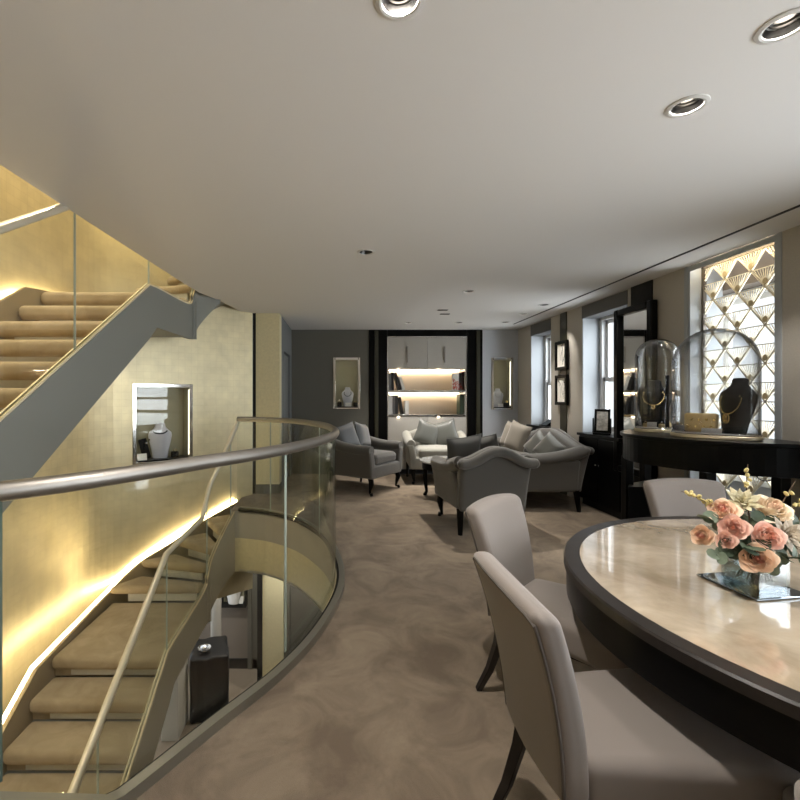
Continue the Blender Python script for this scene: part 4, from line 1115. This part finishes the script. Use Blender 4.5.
def succulent(label, off, R_, m, d):
    t = thing('succulent', label, 'succulent', CB_+Vector(off), 0, 'succulents in the table bouquet'); orient(t, d)
    mb = MB()
    for k in range(30):
        u = k/29; a = k*2.39996; el = R(80-68*u); L_ = R_*(.35+.65*u)
        dr = Vector((math.cos(a)*math.cos(el), math.sin(a)*math.cos(el), math.sin(el))); sd = Vector((-math.sin(a), math.cos(a), 0)); nn = dr.cross(sd)
        c = dr*L_*.5
        vs = [Vector((0, 0, 0)), c*1.1+sd*L_*.22, c*2, c*1.1-sd*L_*.22, c+nn*L_*.07, c-nn*L_*.05]
        mb.add(vs, [(0, 1, 4), (1, 2, 4), (2, 3, 4), (3, 0, 4), (1, 0, 5), (2, 1, 5), (3, 2, 5), (0, 3, 5)])
    obj('leaves', mb, m, t, smooth=80); obj('stalk', MB().tube([(0, 0, 0), (0, 0, -.04)], .005, 6), 'darkleaf', t)
succulent('broad brown-tipped succulent rosette at the right of the bouquet', (.03, -.075, .07), .066, 'succ', (.0, -.85, .5))
succulent('pale green succulent on top of the bouquet', (-.045, .0, .155), .066, 'succgreen', (-.3, -.6, .75))
def sprig(label, pts, m, n, lr, group='eucalyptus sprigs in the table bouquet', name='eucalyptus_sprig', cat='foliage sprig'):
    t = thing(name, label, cat, CB_, 0, group)
    P = catmull(pts, 4); obj('stem', MB().tube(P, .0025, 5), 'darkleaf', t)
    lf = MB(); rn = random.Random(len(label)+n)
    for k in range(n):
        p = P[int((.25+.75*k/(n-1))*(len(P)-1))]; a = rn.uniform(0, 2*PI)
        d = Vector((math.cos(a), math.sin(a)*.7-.3, rn.uniform(-.2, .7))).normalized(); rf = Vector((p.x, p.y-.05, .06)).normalized()+Vector((rn.uniform(-.4, .4), rn.uniform(-.4, .2), rn.uniform(-.2, .5))); u = d.cross(rf).normalized(); w = u.cross(d)
        vs = [p+d*lr*(1+math.cos(q*PI/5))*.95+u*lr*math.sin(q*PI/5)+w*lr*.12*math.sin(q*PI/5)**2 for q in range(10)]
        c = p+d*lr*.95-w*lr*.12
        lf.add([c]+vs, [(0, 1+q, 1+(q+1) % 10) for q in range(10)])
    obj('leaves', lf, m, t, smooth=80)
O = (0, 0, -.06)
EU = [('grey-green eucalyptus sprig spreading at the upper left of the bouquet', [(-.06, -.02, .02), (-.13, -.02, .07), (-.19, -.01, .11)], 'leaf', 14, .024),
 ('grey-green eucalyptus sprig hanging low at the left of the bouquet', [(-.07, -.04, -.01), (-.14, -.06, .01), (-.19, -.07, .0)], 'leaf', 14, .021),
 ('eucalyptus sprig hanging low at the right of the bouquet', [(.03, -.07, -.01), (.06, -.10, .0), (.09, -.12, -.01)], 'leaf', 16, .021),
 ('eucalyptus sprig at the right edge of the bouquet', [(.06, -.02, .02), (.13, -.04, .03), (.17, -.03, .03)], 'leaf', 14, .024),
 ('pale leaves at the back of the bouquet', [(.0, .06, .03), (.02, .10, .08), (.03, .12, .10)], 'leaf', 14, .026),
 ('grey-green leaves under the peach rose at the vase rim', [(-.03, -.07, -.02), (-.05, -.10, -.015), (-.07, -.115, -.035)], 'leaf', 12, .018)]
for lb, p, m, n, lr in EU: sprig(lb, [O]+p, m, n, lr)
DK = [('dark broad leaves between the roses at the front of the bouquet', [(-.06, -.06, .02), (-.10, -.09, .035), (-.11, -.10, .04)], 10, .028),
 ('dark leaves at the lower left side of the bouquet', [(-.07, -.05, .0), (-.12, -.08, .015), (-.15, -.08, .025)], 12, .024),
 ('dark leaves in the centre of the bouquet between roses and succulents', [(-.01, -.03, .05), (-.01, -.05, .09), (-.01, -.05, .12)], 12, .022),
 ('dark leaves at the upper left of the bouquet behind the peach rose', [(-.05, .0, .06), (-.09, .0, .10), (-.10, .0, .13)], 12, .022),
 ('dark leaves behind the broad succulent', [(.05, -.02, .04), (.08, -.03, .07), (.09, -.03, .10)], 12, .024)]
for lb, p, n, lr in DK: sprig(lb, [O]+p, 'darkleaf', n, lr, 'dark leaf sprigs in the table bouquet', 'leaf_sprig')
def twig(label, pts, nb):
    t = thing('budding_twig', label, 'twig', CB_, 0, 'budding twigs in the table bouquet')
    P = catmull(pts, 5); k = len(P)
    obj('stem', MB().tube(P, [.0032-.002*i/k for i in range(k)], 5), 'twig', t)
    rn = random.Random(nb+len(label)); bmesh_ = None
    for i in range(nb):
        u = .5+.5*(i+rn.random()*.6)/nb
        p = P[min(k-1, int(u*(k-1)))]+Vector((rn.uniform(-.008, .008), rn.uniform(-.006, .006), rn.uniform(-.006, .01)))
        if bmesh_ is None: b = obj('bud', MB().ball((0, 0, 0), .0062, 8, (1, 1, 1.5)), 'bud', t); bmesh_ = b
        else: b = bmesh_.copy(); COL.objects.link(b); b.parent = t
        b.location = p; b.rotation_euler = (rn.uniform(-1, 1), rn.uniform(-1, 1), 0)
B0 = (0, 0, -.04)
twig('long budding twig reaching far left over the chair back', [B0, (-.07, .02, .09), (-.15, .03, .155), (-.23, .03, .19)], 11)
twig('budding twig arching left just above the roses', [B0, (-.08, .0, .08), (-.12, .0, .13), (-.17, -.01, .17)], 7)
twig('upright budding twig rising highest from the bouquet', [B0, (.0, .02, .1), (.0, .03, .2), (.005, .03, .285)], 9)
twig('bare thin twig leaning right above the cream rose', [B0, (.02, -.04, .06), (.06, -.03, .15), (.12, -.02, .235)], 5)
twig('budding twig reaching right above the broad succulent', [B0, (.08, .0, .08), (.14, .0, .14), (.19, .0, .20)], 8)
twig('dark twig at the right edge pointing up and out', [B0, (.1, -.02, .06), (.15, -.02, .10), (.21, -.02, .135)], 4)

# ------------------------------------------------------------------ lower storey contents
pl = thing('draped_plinth', 'black draped plinth on the floor below the stair opening', 'plinth', (-1.98, 6.75, ZL), R(18))
def dr(x, y, z): return (x*(1+.05*math.sin(9*z)*.3)+.012*math.sin(22*y+3)*(1 if abs(x) > .2 else 0), y+.014*math.sin(24*x)*(1 if abs(y) > .2 else 0), z)
obj('drape', MB().rbox((0, 0, .46), (.27, .30, .46), .03, 2, 14, dr), 'blackm', pl)
bl = thing('silver_bowl', 'small silver bowl on the black plinth below', 'bowl', (-2.02, 6.62, ZL+.921))
obj('cup', MB().lathe([(.04, 0), (.04, .01), (.08, .03), (.10, .07), (.095, .07), (.07, .035), (0, .03)], (0, 0, 0), 24), 'chrome', bl)
obj('crystals', MB().ball((0, 0, .07), .06, 10, (1, 1, .7)), 'diamond', bl)
n4 = thing('display_case', 'small lit display case with a white bust on the lower wall', 'display case', (-1.83, 7.748, ZL+1.10))
obj('case_frame', MB().box(-.22, -.19, -.12, 0, 0, .62).box(.19, .22, -.12, 0, 0, .62).box(-.19, .19, -.12, 0, 0, .06).box(-.19, .19, -.12, 0, .6, .62), 'blackm', n4, smooth=0)
obj('case_back', MB().box(-.19, .19, -.02, -.002, .06, .6), 'niche', n4, smooth=0)
bust('white bust in the lower display case', (-1.83, 7.66, ZL+1.1605), 0, 1.6, 'card')
card('white card beside the bust in the lower display case', (-1.70, 7.645, ZL+1.1605), 0, .07, .12)

# ------------------------------------------------------------------ lights
def spot(x, y, z, e, size=100, blend=.8, col=(1, .94, .86), tgt=None):
    l = bpy.data.lights.new('spot', 'SPOT'); l.energy = e; l.spot_size = R(size); l.spot_blend = blend; l.color = col; l.shadow_soft_size = .02
    o = bpy.data.objects.new('downlight_or_fill_beam', l); COL.objects.link(o); o.location = (x, y, z)
    if tgt: o.rotation_euler = (Vector(tgt)-Vector((x, y, z))).to_track_quat('-Z', 'Y').to_euler()
    return o
def area(name, loc, tgt, sx, sy, e, col, portal=False):
    l = bpy.data.lights.new(name, 'AREA'); l.shape = 'RECTANGLE'; l.size = sx; l.size_y = sy; l.energy = e; l.color = col
    o = bpy.data.objects.new(name, l); COL.objects.link(o); o.location = loc
    o.rotation_euler = (Vector(tgt)-Vector(loc)).to_track_quat('-Z', 'Z').to_euler()
    if portal: l.cycles.is_portal = True
    return o
K = dict(spot=70)
for i, (lx, ly) in enumerate(LIGHTS):
    if i in (3, 8, 9): continue
    spot(lx, ly, ZC+.026, K['spot']*(.22 if i in (1, 2) else 2.4 if i > 9 else 1.5 if i == 0 else 2.1 if i in (4, 5, 6) else 1), 150 if i < 4 else 85, 1)
for w in (W1, W2, W4_ADDED, W5_ADDED): area('window_portal', (XW+.40, (w[0]+w[1])/2, 1.68), (0, (w[0]+w[1])/2, 1.68), w[1]-w[0], 1.5, 1, (1, 1, 1), True)
area('window_portal', (XW+.62, 3.68, 1.55), (0, 3.68, 1.55), 1.3, 1.9, 1, (1, 1, 1), True)
spot(-2.2, 2.6, 5.55, 260, 140, 1, (1, .86, .62)); spot(-2.2, 4.8, 5.55, 260, 140, 1, (1, .86, .62)); spot(-2.0, .8, 5.55, 200, 140, 1, (1, .86, .62))  # unseen spots added over the stairwell to light both flights
spot(-.6, 6.5, -.8, 55, 140, 1); spot(.3, 4.5, -.8, 60, 140, 1); spot(-1.6, 6.9, -.8, 45, 140, 1)  # unseen spots added to brighten the storey below
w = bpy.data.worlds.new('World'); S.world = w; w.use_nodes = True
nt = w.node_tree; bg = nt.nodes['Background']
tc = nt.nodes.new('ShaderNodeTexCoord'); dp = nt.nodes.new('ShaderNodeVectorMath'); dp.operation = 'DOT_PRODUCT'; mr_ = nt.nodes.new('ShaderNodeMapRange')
dp.inputs[1].default_value = (.89, -.45, 0)                   # bright sky lobe added to pour light in through the side windows
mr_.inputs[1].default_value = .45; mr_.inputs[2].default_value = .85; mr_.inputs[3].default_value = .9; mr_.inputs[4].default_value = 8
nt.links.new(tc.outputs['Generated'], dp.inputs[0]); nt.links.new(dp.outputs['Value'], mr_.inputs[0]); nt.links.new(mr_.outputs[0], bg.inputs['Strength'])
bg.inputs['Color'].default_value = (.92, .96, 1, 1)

for y, tx in ((2.75, (2.8, 3.35, 1.3)), (3.55, (2.8, 3.95, 1.3)), (4.6, (3.2, 5.4, .9)), (6.1, (3.2, 6.36, 1.68))):  # spots added in the slot to brighten console, sideboard frame and prints
    spot(2.87, y, ZC-.012, 45 if y < 4 else 22, 60, .7, tgt=tx)
for x, y, z in ((-2.25, 1.9, .62), (-2.25, 2.9, 1.25), (-2.2, 4.6, 2.0)):  # lamps under the flight are added to brighten the treads; none are seen
    fx = thing('unseen_soffit_lamp', {1.9: 'added unseen lamp low under the rising stair', 2.9: 'added unseen lamp midway under the rising stair', 4.6: 'small lamp under the landing of the rising stair'}[y], 'lamp', (x, y, z), 0, 'lamps under the rising stair')
    obj('lamp_housing', MB().lathe([(.045, 0), (.045, .03), (.0, .03)], (0, 0, 0), 16, caps=False), 'rail', fx)
    obj('lamp', MB().lathe([(.03, .02), (.0, .02)], (0, 0, 0), 16, caps=False), 'bulb', fx)
    spot(x, y, z+.005, 26, 165, 1, (1, .90, .70))
# ------------------------------------------------------------------ camera and view
cam = bpy.data.cameras.new('camera'); cam.sensor_width = 36; cam.lens = 36*445/800; cam.shift_x = .075; cam.shift_y = -.005; cam.clip_start = .02
c = bpy.data.objects.new('camera', cam); COL.objects.link(c); c.location = (0, 0, 1.40); c.rotation_euler = (PI/2, 0, 0); S.camera = c
S.view_settings.view_transform = 'Standard'; S.view_settings.look = 'None'; S.view_settings.gamma = 1; S.view_settings.use_curve_mapping = False
S.view_settings.exposure = .48
S.cycles.max_bounces = 10; S.cycles.diffuse_bounces = 5; S.cycles.glossy_bounces = 5; S.cycles.transparent_max_bounces = 24
S.cycles.sample_clamp_indirect = 8; S.cycles.caustics_reflective = False; S.cycles.caustics_refractive = False
